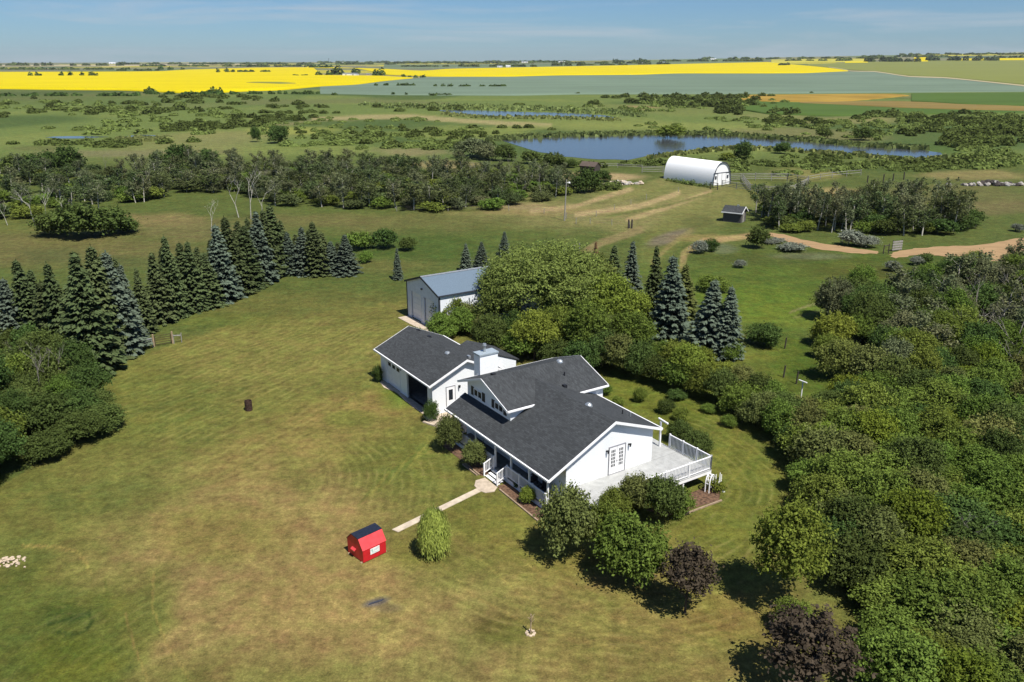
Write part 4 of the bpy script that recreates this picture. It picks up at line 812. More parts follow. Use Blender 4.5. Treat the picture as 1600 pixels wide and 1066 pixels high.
post_fence('corral_fence',[(1128,292),(1150,296),(1180,300),(1215,303),(1240,300),(1262,288)],3.2,'front row of grey corral planks right of the shelter',1.7,(.25,.5,.75,.95),M['wood_grey'],.1,False)
post_fence('corral_fence',[(1160,283),(1172,299)],3.0,'cross rails dividing the corral',1.8,(.3,.6,.9),M['wood_grey'],.1,False)
post_fence('corral_fence',[(1262,284),(1300,278),(1345,274)],5,'broken corral rails behind the aspen grove',1.6,(.5,.9),M['wood_grey'],.09,False)
post_fence('pasture_fence',[(1355,286),(1380,284),(1395,283),(1412,281)],7,'dark posts standing on the pasture behind the grove',1.9,(),M['wood_dark'],.16,False)
post_fence('pasture_fence',[(925,262),(965,262),(1003,264)],6,'far fence between the old shed and the shelter',1.2,(.5,.9),M['wood_grey'],.07,False)
post_fence('pasture_fence',[(1200,300),(1240,330)],8,'low posts at the left end of the aspen grove',1.3,(),M['wood_dark'],.08,True)
for x,lb in ((982,'left dark gate post where the pasture fence ends'),(987,'right dark gate post where the pasture fence ends')):
    p=g1(x,357); o=MB().tube((0,0,0),(0,0,1.7),.17,.15,n=8).build('gate_post',M['wood_dark']); o.location=p; tag(o,lb,'post')
for x,y,lb in ((881,405,'pale single post left of the dead spruce'),(897,402,'thin grey post beside the pale post'),(905,398,'tall tan post above the willow')):
    p=g1(x,y); o=MB().tube((0,0,0),(0,0,2.0),.08,n=6).build('post',M['wood_grey']); o.location=p; tag(o,lb,'post')
for x,y,lb in ((1224,590,'leaning dark post at the end of the hedge'),(1226,545,'short dark post beside the grass lane'),(1244,600,'thin dark post near the clothesline post'),(1586,362,'dark post at the right edge by the dirt clearing')):
    p=g1(x,y); o=MB().tube((0,0,0),(.08,0,1.3),.08,n=6).build('post',M['wood_dark']); o.location=p; tag(o,lb,'post')
# gate by the spruces
pa=g1(241,542); pb=g1(270.5,537); dv=pb-pa; e=empty('farm_gate',pa,math.atan2(dv.y,dv.x),'dark tubular gate between two wooden posts by the spruces','gate')
gl=dv.length
for x in (0,gl): MB().tube((x,0,0),(x,0,1.45),.11,.1,n=8).build('gate_post',M['wood_tan'],e)
fr=MB().tube((.15,0,.2),(.15,0,1.2),.035).tube((gl-.15,0,.2),(gl-.15,0,1.2),.035).build('gate_frame',M['rust'],e)
for z in (.2,.45,.7,.95,1.2): MB().tube((.15,0,z),(gl-.15,0,z),.03,n=6).build('bar',M['rust'],fr)
post_fence('wire_fence',[(203,542),(222,547),(239,543)],3,'short wire fence left of the farm gate',1.2,(.9,),M['galv'],.05)
post_fence('wire_fence',[(272,537),(284,535)],3,'short rail right of the farm gate',1.1,(.8,),M['wood_grey'],.05)
# small gate panel leaning by dirt path
p=g1(1401,392); o=MB(); 
e=empty('stock_panel',p,.4,'grey board panel leaning beside the dirt track','gate')
for k in range(4): box('board',M['wood_grey'],e,-1.1,1.1,-.03,.03,.15+k*.42,.45+k*.42)
for x in (-1,1): box('stile',M['wood_dark'],e,x-.06,x+.06,.035,.1,0,1.9)
post_fence('pasture_fence',[(1380,397),(1388,396)],3,'two short posts left of the grey board panel',1.5,(.9,),M['wood_dark'],.08,False)
post_fence('pasture_fence',[(1512,357),(1524,355)],4,'small rail frame near the right end of the grove',1.3,(.95,),M['wood_grey'],.07,False)
# ================================================================ far farmsteads
def far_building(px,py,wpx,hpx,label,m=None,roof=None):
    p=g1(px,py); w_=w_at(p,wpx); h_=max(3,w_at(p,hpx)); e=empty('farm_building',p,rndp.uniform(-.15,.15),label,'farm building')
    dp=min(w_,22); box('wall',m or M['trim'],e,-w_/2,w_/2,0,dp,0,h_*.72)
    MB().prism([(-w_/2-.5,-.5,h_*.72),(-w_/2-.5,dp+.5,h_*.72),(-w_/2-.5,dp/2,h_)],(w_+1,0,0)).build('roof',roof or M['galv'],e)
    for k in range(2): box('door',M['grey_trim'],e,-w_/4+k*w_/2-w_*.05,-w_/4+k*w_/2+w_*.05,-.06,-.002,0,h_*.5)
    return e
far_building(546,118.5,22,4.2,'long white machine shed at the edge of the canola'); far_building(575,118,5,3,'small white outbuilding right of the long machine shed',M['concrete'])
for q,(x,y,w_,h_,l) in enumerate([(781,105.5,8,3,'white farm building left of two near the far centre'),(794,105.5,7,3,'white farm building right of two near the far centre'),(820,98,10,2,'white yard sheds on the horizon above the centre'),(878,98.5,10,2.2,'distant white shed right of the centre'),(1035,100.5,13,3.6,'white barn with pale roof behind the canola'),(1003,100.5,5,2.2,'small pale shed left of the white barn'),(1103,92,4,1.6,'tiny white shed on the right horizon slope'),(1115,93.5,9,1.8,'low white sheds on the right horizon slope'),(1400,84.5,6,1.6,'white shed among the right horizon trees'),(536,99.5,3,2.2,'tiny white bin at the horizon left of the tower'),(543,99.6,8,1.6,'tiny white shed row beside the horizon bin'),(175,100,10,2.4,'white farmhouse at the left horizon')]): far_building(x,y,w_,h_,l,None,M['trim'] if q%2 else None)
p=g1(514,99); hh=h_at(p,91); e=empty('lattice_tower',p,0,'thin mast on the left horizon','mast'); MB().tube((0,0,0),(0,0,hh),2.2,1.0,n=4).build('mast',M['charcoal_trim'],e); MB().tube((0,0,hh*.85),(0,0,hh*.95),4,4,n=6).build('platform',M['charcoal_trim'],e)
# ================================================================ vegetation generators
def unit(v): return v/np.maximum(np.linalg.norm(v,axis=-1,keepdims=True),1e-6)
def cards(P,N,size,rs,asp=.62):
    """leaf-clump quads (slightly kite shaped) centred on P facing N"""
    n=len(P); N=unit(N); a=unit(np.cross(N,unit(rs.normal(size=(n,3))))); b=np.cross(N,a); s=size[:,None]
    fold=N*s*.18
    V=np.stack([P-a*s,P-b*s*asp+fold,P+a*s,P+b*s*asp+fold],1).reshape(-1,3); Fq=np.arange(4*n).reshape(n,4); return V,Fq
def tubes(segs,k=3):
    V=[];Q=[];o=0
    for p0,p1,r0,r1 in segs:
        p0=np.array(p0,float);p1=np.array(p1,float); d=p1-p0; d/=max(np.linalg.norm(d),1e-6); a=np.cross(d,[.3,.5,.81]); a/=np.linalg.norm(a); b=np.cross(d,a)
        for p,r in ((p0,r0),(p1,r1)):
            for q in range(k): an=q*2*math.pi/k; V.append(p+(a*math.cos(an)+b*math.sin(an))*r)
        for q in range(k): Q.append((o+q,o+(q+1)%k,o+k+(q+1)%k,o+k+q))
        o+=2*k
    return np.array(V),np.array(Q)
def crown_pts(seed,rx,rz,z0,nl,ns,nf,spread,fill=.05,low=-.5,lobe=.46,shoot=.35):
    rs=np.random.RandomState(seed)
    nl=int(nl*1.7); d=unit(rs.normal(size=(nl,3))); d[:,2]=np.abs(d[:,2])*1.3-.45; rr=rs.uniform(.45,1.12,nl)**.7
    c=d*rr[:,None]*np.array([rx*.72,rx*.72,rz*.74])+[0,0,z0+rz]; c[:,0]*=1+.18*rs.normal(); c+=rs.normal(size=c.shape)*rx*.07; r=rs.uniform(.45,1.15,nl)*lobe*rx*.74
    c=np.vstack([c,[[0,0,z0+rz]]]); r=np.append(r,rx*.42)
    pr=r**2/np.sum(r**2); li=rs.choice(len(c),ns*3,p=pr); dd=unit(rs.normal(size=(ns*3,3))); dd[:,2]=np.where(dd[:,2]<low,-dd[:,2],dd[:,2])
    sp=c[li]+dd*(r[li]*rs.uniform(.78,1.17,ns*3))[:,None]*[1,1,min(1.15,rz/rx)]
    dist=np.linalg.norm((sp[:,None]-c[None])/r[None,:,None],axis=2); dist[np.arange(len(sp)),li]=9
    ok=(dist.min(1)>.78)&(sp[:,2]>z0*.7+.05); sp=sp[ok][:ns]; dd=dd[ok][:ns]; m=len(sp)
    big=rs.uniform(.5,1.7,m)
    P=np.repeat(sp,nf,0)+rs.normal(size=(m*nf,3))*spread*np.repeat(big,nf)[:,None]*[1,1,.75]; N=np.repeat(dd,nf,0)*.7+rs.normal(size=(m*nf,3))*.6+[0,0,.45]
    tone=np.repeat(rs.uniform(.15,.85,m),nf)*.6+rs.rand(m*nf)*.4
    # leafy shoots that break the outline
    q=int(ns*shoot); sd=unit(rs.normal(size=(q,3))); sd[:,2]=np.where(sd[:,2]<-.15,-sd[:,2],sd[:,2]); ln=rs.uniform(1.02,1.30,q); nl_=16
    uu=np.tile(np.linspace(.72,1,nl_),(q,1))*ln[:,None]; SP=(sd[:,None,:]*uu[:,:,None])*np.array([rx*.92,rx*.92,rz*.95])+[0,0,z0+rz]+rs.normal(size=(q,nl_,3))*spread*.42; SP=SP.reshape(-1,3)
    P=np.vstack([P,SP]); N=np.vstack([N,np.repeat(sd,nl_,0)*.4+rs.normal(size=(q*nl_,3))*.6+[0,0,.4]]); tone=np.append(tone,np.repeat(rs.uniform(.3,.95,q),nl_)*.7+rs.rand(q*nl_)*.3)
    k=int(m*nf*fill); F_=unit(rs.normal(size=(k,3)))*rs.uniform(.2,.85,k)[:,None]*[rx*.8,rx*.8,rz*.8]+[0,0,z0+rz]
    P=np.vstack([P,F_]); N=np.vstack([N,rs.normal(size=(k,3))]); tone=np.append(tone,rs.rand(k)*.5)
    P[:,2]=np.maximum(P[:,2],.03); return P,N,tone,rs
def crown_mesh(name,m,seed,rx,rz,z0,nl,ns,nf,spread,ls,**k):
    P,N,tone,rs=crown_pts(seed,rx,rz,z0,nl,ns,nf,spread,**k); V,Q=cards(P,N,ls*rs.uniform(.6,1.25,len(P)),rs); return np_mesh(name,V,Q,[m],rnd=tone)
def trunk_mesh(name,m,h,r,limbs,seed,spread=1.2,z0=.5):
    r_=random.Random(seed); S=[((0,0,-.1),(.05,0,h*.5),r,r*.75),((.05,0,h*.5),(0,.05,h),r*.75,r*.3)]
    for k in range(limbs):
        a=k*2.4+r_.random(); z=h*(z0+(.95-z0)*k/limbs); l=spread*r_.uniform(.6,1); e=(math.cos(a)*l,math.sin(a)*l,z+l*r_.uniform(.5,1)); S.append(((0,0,z),e,r*.4,r*.12))
        b_=a+r_.uniform(-.8,.8); S.append((e,(e[0]+math.cos(b_)*l*.5,e[1]+math.sin(b_)*l*.5,e[2]+l*.4),r*.13,r*.04))
    V,Q=tubes(S,6); return np_mesh(name,V,Q,[m])
def dead_mesh(name,m,seed,h,r,lv=4,k=4):
    r_=random.Random(seed); S=[]
    def go(p,d,l,rr,n):
        if n==0 or l<.25: return
        q=p+d*l; S.append((tuple(p),tuple(q),rr,rr*.65))
        for j in range(2 if n>2 else 3):
            nd=(d+Vector((r_.gauss(0,.45),r_.gauss(0,.45),r_.gauss(.12,.25)))).normalized(); go(p.lerp(q,r_.uniform(.55,1)) if j else q,nd,l*r_.uniform(.6,.85),rr*.58,n-1)
    go(Vector((0,0,-.1)),Vector((r_.gauss(0,.06),r_.gauss(0,.06),1)).normalized(),h*.36,r,lv+1)
    V,Q=tubes(S,k); return np_mesh(name,V,Q,[m])
def spruce_mesh(name,m,seed,H=10,Rb=2.0,dens=1.0):
    rs=np.random.RandomState(seed); P=[];N=[];S=[];T=[];A=[]
    z=.35; lvl=0
    while z<H-.15:
        f=1-z/H; R_l=Rb*(f**.82)*(1+rs.uniform(-.08,.08))+.10; nb=max(5,int((7+11*f)*dens)); off=rs.rand()*6.3
        for j in range(nb):
            a=off+j*2*math.pi/nb+rs.uniform(-.22,.22); L_=R_l*rs.uniform(.72,1.12); d=np.array([math.cos(a),math.sin(a),0.]); side=np.array([-d[1],d[0],0]); tone=rs.uniform(.15,.9)
            droop=rs.uniform(.10,.34); zz=z+rs.uniform(-.2,.2)
            n=max(2,int(L_/.26)); 
            for q in range(n):
                u=(q+.7)/n
                if u<.25 and rs.rand()<.6: continue
                c=d*L_*u+np.array([0,0,zz-droop*L_*(u**1.1)+.22*L_*max(0,u-.6)*.9]); wd=(.16+.30*(1-u)**.6)*min(1,.45+R_l*.35)
                for sgn in (-1,0,1):
                    P.append(c+side*sgn*wd*.62+rs.normal(size=3)*.03-np.array([0,0,.05*abs(sgn)])); N.append(np.array([0,0,1])+side*sgn*.5+d*(-.15+.5*(u>.8))+rs.normal(size=3)*.22); S.append(.15+.07*rs.rand()+.05*(1-u)); T.append(tone*.7+.3*rs.rand()*(.5+.5*u)+.15*(u>.75)); A.append(d+side*sgn*.7)
        z+=.27+.10*f+rs.uniform(-.03,.03); lvl+=1
    for q in range(5): P.append([0,0,H-.12*q]); N.append(rs.normal(size=3)*[1,1,.2]); S.append(.10); T.append(.6); A.append([0,0,1.])
    P=np.array(P);N=unit(np.array(N));S=np.array(S);A=np.array(A,float); a=unit(A-N*np.sum(A*N,1)[:,None]); b=np.cross(N,a); s=S[:,None]*1.3
    V=np.stack([P-a*s,P-b*s*.6-[0,0,.02],P+a*s*1.1,P+b*s*.6-[0,0,.02]],1).reshape(-1,3)
    # dark core of shaded inner twigs
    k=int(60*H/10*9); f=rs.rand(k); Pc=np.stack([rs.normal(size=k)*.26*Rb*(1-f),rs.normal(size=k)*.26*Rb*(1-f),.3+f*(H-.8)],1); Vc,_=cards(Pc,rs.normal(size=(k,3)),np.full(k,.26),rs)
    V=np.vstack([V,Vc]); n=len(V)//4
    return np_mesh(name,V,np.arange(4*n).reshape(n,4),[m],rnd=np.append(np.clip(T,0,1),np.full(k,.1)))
def weep_mesh(name,m,seed,R0,H,strands,nl):
    rs=np.random.RandomState(seed); P=[];N=[];T=[];S=[];A=[]
    for k in range(strands):
        a=rs.rand()*6.283; r0=R0*math.sqrt(rs.rand())*.75; top=H*(1-.30*(r0/R0)**2)*rs.uniform(.86,1.05); ln=rs.uniform(.45,.95)*top; tone=rs.rand()
        for q in range(nl):
            u=q/nl; rr=r0+R0*.35*(1-(1-u)**2)*rs.uniform(.85,1.1); z=top-ln*u**1.2; P.append([rr*math.cos(a),rr*math.sin(a),max(.05,z)]); N.append([math.cos(a)+rs.normal()*.4,math.sin(a)+rs.normal()*.4,.3]); T.append(tone*.6+rs.rand()*.4); A.append([math.cos(a)*.3,math.sin(a)*.3,-1])
    P=np.array(P)+rs.normal(size=(len(P),3))*.10; N=unit(np.array(N,float)); A=np.array(A)+rs.normal(size=(len(P),3))*.25; a=unit(A-N*np.sum(A*N,1)[:,None]); b=np.cross(N,a)
    s=rs.uniform(.06,.14,len(P))[:,None]; V=np.stack([P-a*s,P-b*s*.28,P+a*s,P+b*s*.28],1).reshape(-1,3)
    return np_mesh(name,V,np.arange(len(V)).reshape(-1,4),[m],rnd=T)
def aspen_mesh(name,seed,H,rx,leafm,barkm,n=520,ls=.2,bare=.3):
    rs=np.random.RandomState(seed); r_=random.Random(seed); S=[]; nst=1
    tips=[]
    for j in range(nst):
        bx,by=r_.uniform(-.4,.4)*(nst-1),r_.uniform(-.4,.4)*(nst-1); lx,ly=r_.gauss(0,.35),r_.gauss(0,.35); hh=H*r_.uniform(.85,1)
        S.append(((bx,by,-.1),(bx+lx*.5,by+ly*.5,hh*.5),.13,.10)); S.append(((bx+lx*.5,by+ly*.5,hh*.5),(bx+lx,by+ly,hh*.97),.10,.03))
        for k in range(13):
            f=.30+.68*k/13; a=k*2.4+r_.random(); l=rx*(1.15-f*.6)*r_.uniform(.5,1.1); p=(bx+lx*f,by+ly*f,hh*f); q=(p[0]+math.cos(a)*l,p[1]+math.sin(a)*l,p[2]+l*r_.uniform(.5,1.3)); S.append((p,q,.03,.008)); tips.append((q,p))
            q2=(q[0]+math.cos(a+.7)*l*.4,q[1]+math.sin(a+.7)*l*.4,q[2]+l*.6); S.append((q,q2,.012,.005)); tips.append((q2,q))
    V1,Q1=tubes(S,4); tips=[t for t in tips if r_.random()>bare]; ti=rs.randint(0,len(tips),n); tp=np.array([tips[i][0] for i in ti]); tb=np.array([tips[i][1] for i in ti]); u=rs.uniform(.35,1.05,n)[:,None]
    P=tb*(1-u)+tp*u+rs.normal(size=(n,3))*.26; V2_,Q2=cards(P,rs.normal(size=(n,3))+[0,0,.5],ls*rs.uniform(.6,1.3,n),rs)
    me=np_mesh(name,np.vstack([V1,V2_]),np.vstack([Q1,Q2+len(V1)]),[barkm,leafm],rnd=np.append(np.full(len(Q1),.5),rs.rand(n)),midx=np.append(np.zeros(len(Q1),int),np.ones(n,int))); return me
# ---------------------------------------------------------------- mesh library
LB={}
M['lf_wood']=leafmat('woodland_leaves',(.085,.112,.042),.03,.5)
M['lf_brightish']=leafmat('fresh_green_leaves',(.130,.175,.025),.02,.6)
M['scrub_light']=leafmat('light_willow_leaves',(.110,.155,.042),.02,.45)
LB['round']=[crown_mesh('crown',M['lf_mid'],10+k,2.0,2.0,.9,13,400,28,.18,.088) for k in range(4)]
LB['shrub']=[crown_mesh('shrub',M['lf_mid'],30+k,1.6,1.15,.0,11,240,24,.21,.085,low=-.9,fill=.03) for k in range(4)]
LB['thick']=[crown_mesh('shrub',M['lf_mid'],50+k,2.0,1.7,.0,15,420,26,.20,.095,low=-.6,lobe=.42) for k in range(5)]
LB['willow']=[crown_mesh('crown',M['lf_olive'],70,5.6,3.6,1.2,36,2500,24,.26,.105,lobe=.27)]
LB['mid']=[crown_mesh('shrub',M['lf_dark'],80+k,1.9,1.5,.0,9,150,16,.26,.15,low=-.9,lobe=.5) for k in range(4)]
LB['airy']=[crown_mesh('crown',M['lf_purple'],90+k,1.35,1.6,.7,12,170,17,.17,.095,fill=.03) for k in range(2)]
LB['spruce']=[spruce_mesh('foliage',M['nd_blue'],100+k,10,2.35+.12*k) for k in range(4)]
LB['aspen']=[aspen_mesh('aspen_tree',120+k,8,1.7,M['lf_grey'],M['bark_pale'],n=1000+90*k,ls=.17,bare=.22) for k in range(5)]
LB['dark_aspen']=[aspen_mesh('aspen_tree',130+k,8,1.9,M['lf_wood'],M['bark_pale'],n=1300,ls=.18,bare=.06) for k in range(4)]
LB['dead']=[dead_mesh('dead_tree',M['bark_grey'],140+k,7,.11,5) for k in range(3)]
LB['deadpale']=[dead_mesh('dead_tree',M['bark_pale'],150+k,7,.085,5,4) for k in range(2)]
BASE={'round':(4.2,5.0),'shrub':(3.5,2.45),'thick':(4.4,3.7),'willow':(12.5,8.9),'mid':(4.1,3.2),'airy':(3.0,4.1),'spruce':(4.2,10),'aspen':(3.4,8),'dark_aspen':(3.6,8),'dead':(4,7),'deadpale':(4,7)}
TR={'round':trunk_mesh('trunk',M['bark'],2.9,.11,5,1),'willow':trunk_mesh('trunk',M['bark'],5.2,.32,8,2,3.2,.3),'airy':trunk_mesh('trunk',M['bark'],2.9,.07,12,3,1.1,.25),'spruce':trunk_mesh('trunk',M['bark'],9.2,.15,0,4)}
rv=random.Random(11)
def setmat(o,m,slot=0):
    if m is not None: o.material_slots[slot].link='OBJECT'; o.material_slots[slot].material=m
def plant(kind,name,p,h,w,label,cat,group=None,m=None,trunk=None,crown='crown',rz=None,lean=0):
    if kind=='spruce': w*=rv.uniform(.88,1.18); lean=rv.gauss(0,.022)
    bw,bh=BASE[kind]; me=rv.choice(LB[kind]); rz=rv.uniform(0,6.28) if rz is None else rz; s=(w/bw,w/bw*rv.uniform(.92,1.08),h/bh)
    if trunk:
        e=empty(name,p,rz,label,cat,group); e.scale=s; e.rotation_euler=(lean,0,rz)
        c=bpy.data.objects.new(crown,me); C.objects.link(c); c.parent=e; setmat(c,m)
        t_=bpy.data.objects.new('trunk',TR[trunk]); C.objects.link(t_); t_.parent=e; return e
    o=bpy.data.objects.new(name,me); C.objects.link(o); o.location=p; o.scale=s; o.rotation_euler=(lean,0,rz); setmat(o,m,1 if kind in('aspen','dark_aspen') else 0); return tag(o,label,cat,group)
def pp(kind,name,x,yb,yt,wpx,label,cat,group=None,m=None,trunk=None,crown='crown',rz=None,lean=0):
    p=g1(x,yb); h=h_at(p,yt); w_=w_at(p,wpx); return plant(kind,name,p,h,w_,label,cat,group,m,trunk,crown,rz,lean)
ORD=['first','second','third','fourth','fifth','sixth','seventh','eighth','ninth','tenth','eleventh','twelfth','thirteenth','fourteenth','fifteenth','sixteenth','seventeenth','eighteenth','nineteenth','twentieth','twenty-first','twenty-second','twenty-third','twenty-fourth','twenty-fifth','twenty-sixth','twenty-seventh','twenty-eighth','twenty-ninth','thirtieth']
# ---------------------------------------------------------------- spruces
SPL=[(5,428,540,62),(28,434,552,60),(53,404,548,66),(86,438,560,64),(108,409,562,66),(130,440,572,70),(149,394,578,78),(168,382,560,66),(191,392,552,74),(208,412,540,52),(226,419,520,36)]
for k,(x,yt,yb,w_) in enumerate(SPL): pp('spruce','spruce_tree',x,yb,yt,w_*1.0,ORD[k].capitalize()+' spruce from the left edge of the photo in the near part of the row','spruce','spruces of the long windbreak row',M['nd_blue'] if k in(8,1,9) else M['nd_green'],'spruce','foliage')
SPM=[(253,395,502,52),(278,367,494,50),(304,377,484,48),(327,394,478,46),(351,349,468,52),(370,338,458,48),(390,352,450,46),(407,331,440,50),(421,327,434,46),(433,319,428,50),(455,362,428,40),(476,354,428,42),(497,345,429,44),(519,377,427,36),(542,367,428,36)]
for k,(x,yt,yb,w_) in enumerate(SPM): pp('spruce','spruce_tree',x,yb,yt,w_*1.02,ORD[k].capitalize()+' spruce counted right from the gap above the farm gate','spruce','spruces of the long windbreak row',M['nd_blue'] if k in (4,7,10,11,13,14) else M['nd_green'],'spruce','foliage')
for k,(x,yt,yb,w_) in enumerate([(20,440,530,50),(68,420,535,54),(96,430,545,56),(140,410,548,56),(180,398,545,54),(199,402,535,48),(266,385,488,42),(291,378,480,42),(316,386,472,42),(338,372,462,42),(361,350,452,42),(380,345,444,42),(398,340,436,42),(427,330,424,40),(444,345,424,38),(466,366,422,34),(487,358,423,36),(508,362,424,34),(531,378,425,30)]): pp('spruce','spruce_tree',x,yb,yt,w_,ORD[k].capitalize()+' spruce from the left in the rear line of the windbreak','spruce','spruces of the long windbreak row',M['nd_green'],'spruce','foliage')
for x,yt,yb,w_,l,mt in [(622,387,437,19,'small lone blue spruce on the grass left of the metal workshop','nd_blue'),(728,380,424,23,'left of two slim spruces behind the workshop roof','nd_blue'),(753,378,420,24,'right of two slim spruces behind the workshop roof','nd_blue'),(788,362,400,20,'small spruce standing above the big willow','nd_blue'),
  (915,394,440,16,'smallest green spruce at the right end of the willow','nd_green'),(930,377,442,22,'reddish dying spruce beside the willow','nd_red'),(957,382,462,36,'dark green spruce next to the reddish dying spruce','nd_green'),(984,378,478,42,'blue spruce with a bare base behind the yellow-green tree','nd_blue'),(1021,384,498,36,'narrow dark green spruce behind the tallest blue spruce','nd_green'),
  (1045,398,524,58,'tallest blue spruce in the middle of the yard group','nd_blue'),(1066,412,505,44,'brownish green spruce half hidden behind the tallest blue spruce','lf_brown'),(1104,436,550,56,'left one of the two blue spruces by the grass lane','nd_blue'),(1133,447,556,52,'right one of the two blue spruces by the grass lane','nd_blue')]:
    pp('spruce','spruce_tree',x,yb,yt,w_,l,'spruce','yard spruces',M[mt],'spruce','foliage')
# ---------------------------------------------------------------- yard trees and shrubs
YT=[('willow',855,512,380,218,'huge round olive-green willow behind the garage','willow','lf_olive','willow'),
('round',918,470,396,80,'olive willow crown at the right of the huge willow','tree','lf_olive','round'),
('round',780,520,446,66,'green tree against the workshop wall','tree','lf_olive','round'),
('round',882,520,442,74,'green tree in front of the huge willow, left of the yellow one','tree','lf_mid','round'),
('round',945,525,428,84,'bright yellow-green tree below the reddish spruce','tree','lf_bright','round'),
('round',915,566,472,78,'dark green tree below the yellow-green tree','tree','lf_mid','round'),
('round',988,520,455,60,'light green tree right of the yellow-green tree','tree','lf_bright','round'),
('round',835,562,486,76,'bright green tree behind the chimney','tree','lf_bright','round'),
('round',872,548,478,66,'mid green tree between the chimney tree and the dark tree','tree','lf_mid','round'),
('round',985,560,488,72,'mid green tree above the hedge corner','tree','lf_mid','round'),
('round',940,572,512,64,'dark green hedge tree right above the wing roof','tree','lf_dark','round'),
('round',1072,612,538,58,'bright green tree in the hedge beyond the back lawn','tree','lf_bright','round'),
('round',1226,942,788,120,'large yellow-green tree on the lawn at the right','tree','lf_bright',None),
('airy',1070,958,856,92,'purple-leaved tree on the lawn in front of the deck','tree','lf_purple','airy'),
('airy',1262,1085,958,140,'purple-leaved tree at the bottom right corner of the lawn','tree','lf_purple','airy'),
('thick',1238,985,938,66,'low green bush beside the bottom purple tree','bush','lf_mid',None)]
for kd,x,yb,yt,w_,l,ct,mt,tr in YT: pp(kd,'willow_tree' if ct=='willow' else ('bush' if ct=='bush' else 'garden_tree'),x,yb,yt,w_,l,ct,None,M[mt],tr)
SH=[('thick',985,905,808,118,'big bright green shrub below the deck corner','lf_mid'),('thick',883,868,757,96,'big brownish green shrub at the porch corner','lf_brown'),('thick',937,862,786,66,'mid green shrub between the two big shrubs','lf_mid'),
('thick',992,806,738,62,'brownish sparse shrub in front of the deck','lf_brown'),('thick',1034,816,742,72,'dark green shrub at the right of the deck front','lf_dark'),('thick',960,815,765,60,'light green shrub pressed against the deck','lf_mid'),('shrub',1062,806,762,44,'low green shrub at the right end of the deck shrubs','lf_mid'),
('thick',702,704,646,46,'brown-green shrub at the left end of the porch','lf_brown'),('thick',742,732,686,42,'olive shrub beside the porch stairs','lf_brown'),('shrub',674,657,624,24,'small round shrub at the garage front corner','lf_dark'),('shrub',590,597,571,18,'small round shrub at the left end of the garage','lf_dark'),
('shrub',795,748,734,14,'tiny dark shrub in the mulch bed under the railing','lf_dark'),('shrub',811,764,749,18,'small dark plant in the mulch bed','lf_dark'),('shrub',826,786,760,30,'light green leafy plant in the mulch bed','lf_bright'),
('shrub',1000,628,606,24,'small round bush on the back lawn nearest the house','lf_mid'),('shrub',966,634,620,22,'low bush behind the main roof','lf_mid'),('shrub',1040,645,624,30,'second small bush on the back lawn','lf_dark'),('shrub',1056,625,608,28,'bush on the back lawn touching the hedge','lf_dark'),('shrub',1064,656,637,28,'third small bush right of the roof corner','lf_mid'),('shrub',1106,644,631,24,'faint low bush in the middle of the back lawn','lf_mid'),('shrub',1138,666,648,26,'rightmost small bush on the back lawn','lf_mid'),
('thick',1060,690,657,46,'dark bush behind the deck railing, left','lf_dark'),('thick',1088,706,672,46,'dark bush behind the deck railing, right','lf_dark'),('shrub',945,618,600,24,'bush against the back wall of the wing','lf_mid'),
('mid',1186,388,352,36,'dark round bush below the small black-roofed shed','lf_dark'),('shrub',1110,392,372,30,'dark low bush left of the round bush','lf_dark'),('shrub',1115,455,432,52,'olive bush behind the blue spruces','lf_mid'),('shrub',1190,540,506,60,'dark hedge bush beside the grass lane','lf_dark'),('shrub',1140,560,530,40,'small bush at the foot of the two blue spruces','lf_mid'),
('mid',600,388,358,40,'dark green willow bush right of the windbreak','lf_dark'),('mid',560,390,362,46,'wide green willow bush right of the windbreak','lf_mid'),('mid',638,391,371,28,'low dark bush on the green slope','lf_dark'),('mid',572,410,392,24,'small bush beside the last windbreak spruce','lf_mid')]
for kd,x,yb,yt,w_,l,mt in SH: pp(kd,'bush',x,yb,yt,w_,l,'bush',None,M[mt])
# young weeping willow on the front lawn
wm=weep_mesh('foliage',M['lf_bright'],5,1.25,2.7,420,32); p=g1(679,868); e=empty('weeping_willow',p,0,'small weeping willow on the lawn beside the front walk','weeping willow'); hh=h_at(p,798)
o=bpy.data.objects.new('foliage',wm); C.objects.link(o); o.parent=e; o.scale=(w_at(p,58)/3.0,)*2+(hh/2.7,); setmat(o,leafmat('weeping_willow_leaves',(.38,.43,.10),.02,.5,.45)); o=bpy.data.objects.new('trunk',TR['round']); C.objects.link(o); o.parent=e; o.scale=(.5,.5,.7)
# white flower spikes by the deck corner
p=g1(1118,767); e=empty('flower_clump',p,0,'tall white flower spikes with yellow-green leaves by the deck corner','flowers')
lm_=crown_mesh('leaves',M['lf_bright'],7,.62,.5,.0,6,80,16,.10,.06,low=-.9); o=bpy.data.objects.new('leaves',lm_); C.objects.link(o); o.parent=e
for k,(dx,dy,h_) in enumerate([(-.25,.05,1.35),(.0,.2,1.25),(.22,.0,1.5),(.36,.12,1.3),(-.1,-.15,.95),(.12,-.2,.9),(-.42,-.1,.7)]): MB().tube((dx*.7,dy,.3),(dx,dy,h_*.55),.02,n=4).tube((dx,dy,h_*.5),(dx*1.05,dy,h_),.065,.03,n=6).build('flower_spike',M['flower'],e)
p=g1(1130,768); tag(dome('white_stone',M['flower'],None,(0,0,0),.14,.14,.2),'small white ornament beside the flower clump','ornament').location=p
